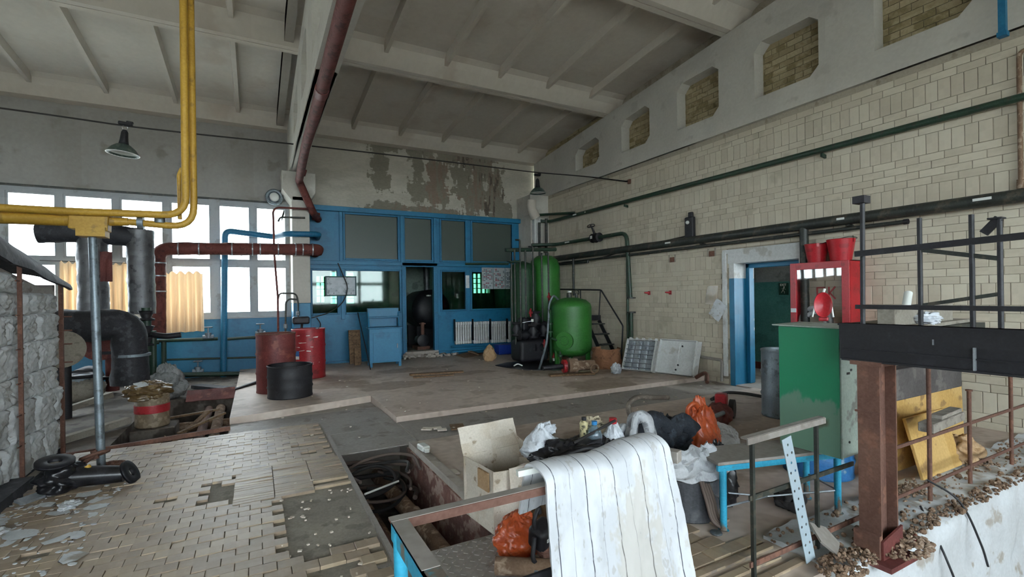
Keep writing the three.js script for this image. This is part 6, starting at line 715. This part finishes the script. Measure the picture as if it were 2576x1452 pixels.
// pit beyond the tiles
one('pit_angle', [bar([-1.9, -0.02, -6.72], [-0.3, -0.0, -7.0], 0.04, 0.05)], M.rust, 'rusty angle iron spanning the edge of the far service pit', 'angle iron');
for (const [i, [x0, z0, x1, z1, y, r, l]] of [[-1.5, -7.3, -0.33, -7.2, -0.4, 0.09, 'fat lagged pipe crossing the far service pit nearest the tiles'], [-0.55, -9.7, -0.5, -6.75, -0.25, 0.07, 'pipe running along the right side of the far service pit'], [-0.72, -9.7, -0.68, -6.75, -0.25, 0.06, 'second pipe alongside the right side of the far service pit'], [-1.5, -8.8, -0.33, -8.7, -0.3, 0.07, 'pipe crossing the middle of the far service pit']].entries()) one('pit_line', [rod([x0, y, z0], [x1, y, z1], r, r, 14)], i % 2 ? M.dirt : M.rust, l, 'pipe');
const PL = [['plank leaning out of the far service pit towards the drums', [-1.05, -0.3, -7.4], [-0.62, 0.02, -8.1], 0.07], ['short batten tilted in the far service pit', [-0.9, -0.1, -7.5], [-0.4, 0.02, -7.9], 0.05], ['grey batten lying across debris in the far service pit', [-1.3, -0.12, -8.6], [-0.5, -0.02, -8.4], 0.06], ['thin white lath sticking out of the far service pit', [-1.1, -0.25, -6.95], [-0.95, 0.02, -6.9], 0.02], ['long board lying in the shadow of the far service pit', [-1.4, -0.3, -8.0], [-0.4, -0.28, -8.3], 0.1]];
PL.forEach(([l, a, b, w]) => one('debris_plank', [bar(a, b, w, 0.025)], M.wood, l, 'plank'));
one('rusty_sheet', sheet(8, 4, (u, v) => [-1.0 + 0.68 * u, 0.0 + 0.02 * noise(u * 5, v * 3) + 0.14 * v, -9.2 - 0.25 * v + 0.05 * u], 0.008), M.rustRed, 'red-brown rusty sheet iron at the back of the far service pit', 'sheet metal');
{ const c = thing('wrapped_can', 'brown wrapped tin with torn cover and red band in the far service pit', 'can', [-1.28, -0.12, -8.25]); mesh('body', [lathe([[0, 0], [0.19, 0], [0.2, 0.02], [0.2, 0.45], [0, 0.45]], 0, 0, 0, 28)], surf(0x7a6a55, 0x6c5c48, 0x8c7e69, { m: 0.4, px: 128, rough: 0.6 }), c); mesh('band', [lathe([[0.203, 0.2], [0.205, 0.21], [0.205, 0.3], [0.203, 0.31]], 0, 0, 0, 28)], M.redPaint, c); mesh('cover', [bag(0.28, 0.14, 0.24, -0.05, 0.38, 0, { s: 101, amp: 0.3, fine: 0.09 })], surf(0x6b5638, 0x5d4a2f, 0x85704f, { m: 0.4, px: 128, rough: 0.3 }), c); mesh('foil_scrap', [xf(new THREE.BoxGeometry(0.16, 0.008, 0.12), -0.1, 0.6, 0.12, 0.4, 0.3, 0.1)], M.paper, c); }
one('can_stand', [rb(0.5, 0.5, 0.5, 0.02, -1.25, -0.37, -8.25)], M.concreteD, 'dark concrete block carrying the wrapped tin', 'block');
one('grey_film_sack', [bag(0.3, 0.32, 0.2, -1.35, -0.05, -10.0, { s: 111, amp: 0.25, fine: 0.1, top: 0.3, nu: 72, nv: 44 })], surf(0x8d8f8e, 0x7f8180, 0x6a6c6b, { m: 0.4, px: 128, rough: 0.5 }), 'grey crumpled film sack behind the wrapped tin', 'sack');
{ const p = thing('flanged_pump', 'large flanged pump with pale body behind the steel pole', 'pump', [-2.55, -0.05, -10.4]); mesh('body', [bag(0.3, 0.24, 0.26, 0, 0.02, 0, { s: 121, amp: 0.15 })], M.mortar, p); mesh('flange', [lathe([[0.12, 0.42], [0.26, 0.42], [0.26, 0.47], [0.12, 0.47], [0.12, 0.42]])], M.black, p); mesh('neck', [cyl(0.16, 0.2, 0, 0.36, 0)], M.steel, p); mesh('motor', [xf(new THREE.CylinderGeometry(0.22, 0.22, 0.6, 24), -0.1, 0.3, -0.5, Math.PI / 2)], M.black, p); }
{ const v = thing('red_valve', 'rusty red valve with round housing under the black duct', 'valve', [-2.3, 0, -11.1]); mesh('body', [cyl(0.1, 1.0, 0, 0.5, 0, 18), xf(new THREE.CylinderGeometry(0.28, 0.28, 0.14, 24), -0.15, 0.85, 0.05, Math.PI / 2)], M.rustRed, v); mesh('collar', [cyl(0.17, 0.05, 0, 0.25, 0)], M.black, v); mesh('collar', [cyl(0.17, 0.05, 0, 0.7, 0)], M.black, v); mesh('wheel', handwheel(0.14, 0.018).map((g) => xf(g, 0.3, 0.75, 0.2, 1.4, 0.2)), M.galv, v); mesh('stem', [rod([0.3, 0.75, 0.2], [0.32, 1.0, 0.2], 0.02)], M.galv, v); }
{ const f = thing('pipe_flange', 'round pale blind flange on a stub beside the boiler casing corner', 'flange', [-2.42, 0, -9.0]); mesh('disc', [xf(new THREE.CylinderGeometry(0.26, 0.26, 0.12, 28), 0, 0.95, 0, Math.PI / 2, 0.3)], M.mortar, f); mesh('stub', [rod([0, -0.05, -0.08], [0, 0.95, -0.08], 0.08)], M.black, f); }
one('timber_beam', [bar([-2.1, -0.0, -7.3], [-1.52, 0.02, -8.1], 0.1, 0.08), bar([-2.6, 0.02, -9.0], [-2.0, 0.16, -9.6], 0.08, 0.08)], M.mortar, 'grey painted timber lying beside the far service pit', 'timber');
one('floor_trough', [bar([-0.3, 0.0, -9.9], [-1.0, 0.0, -10.8], 0.2, 0.06), bar([-0.35, 0.05, -9.6], [0.3, 0.09, -10.6], 0.05, 0.05)], M.bitumen, 'dark trough and pipe beside the drums under the windows', 'trough');

renderer.render(scene, camera);
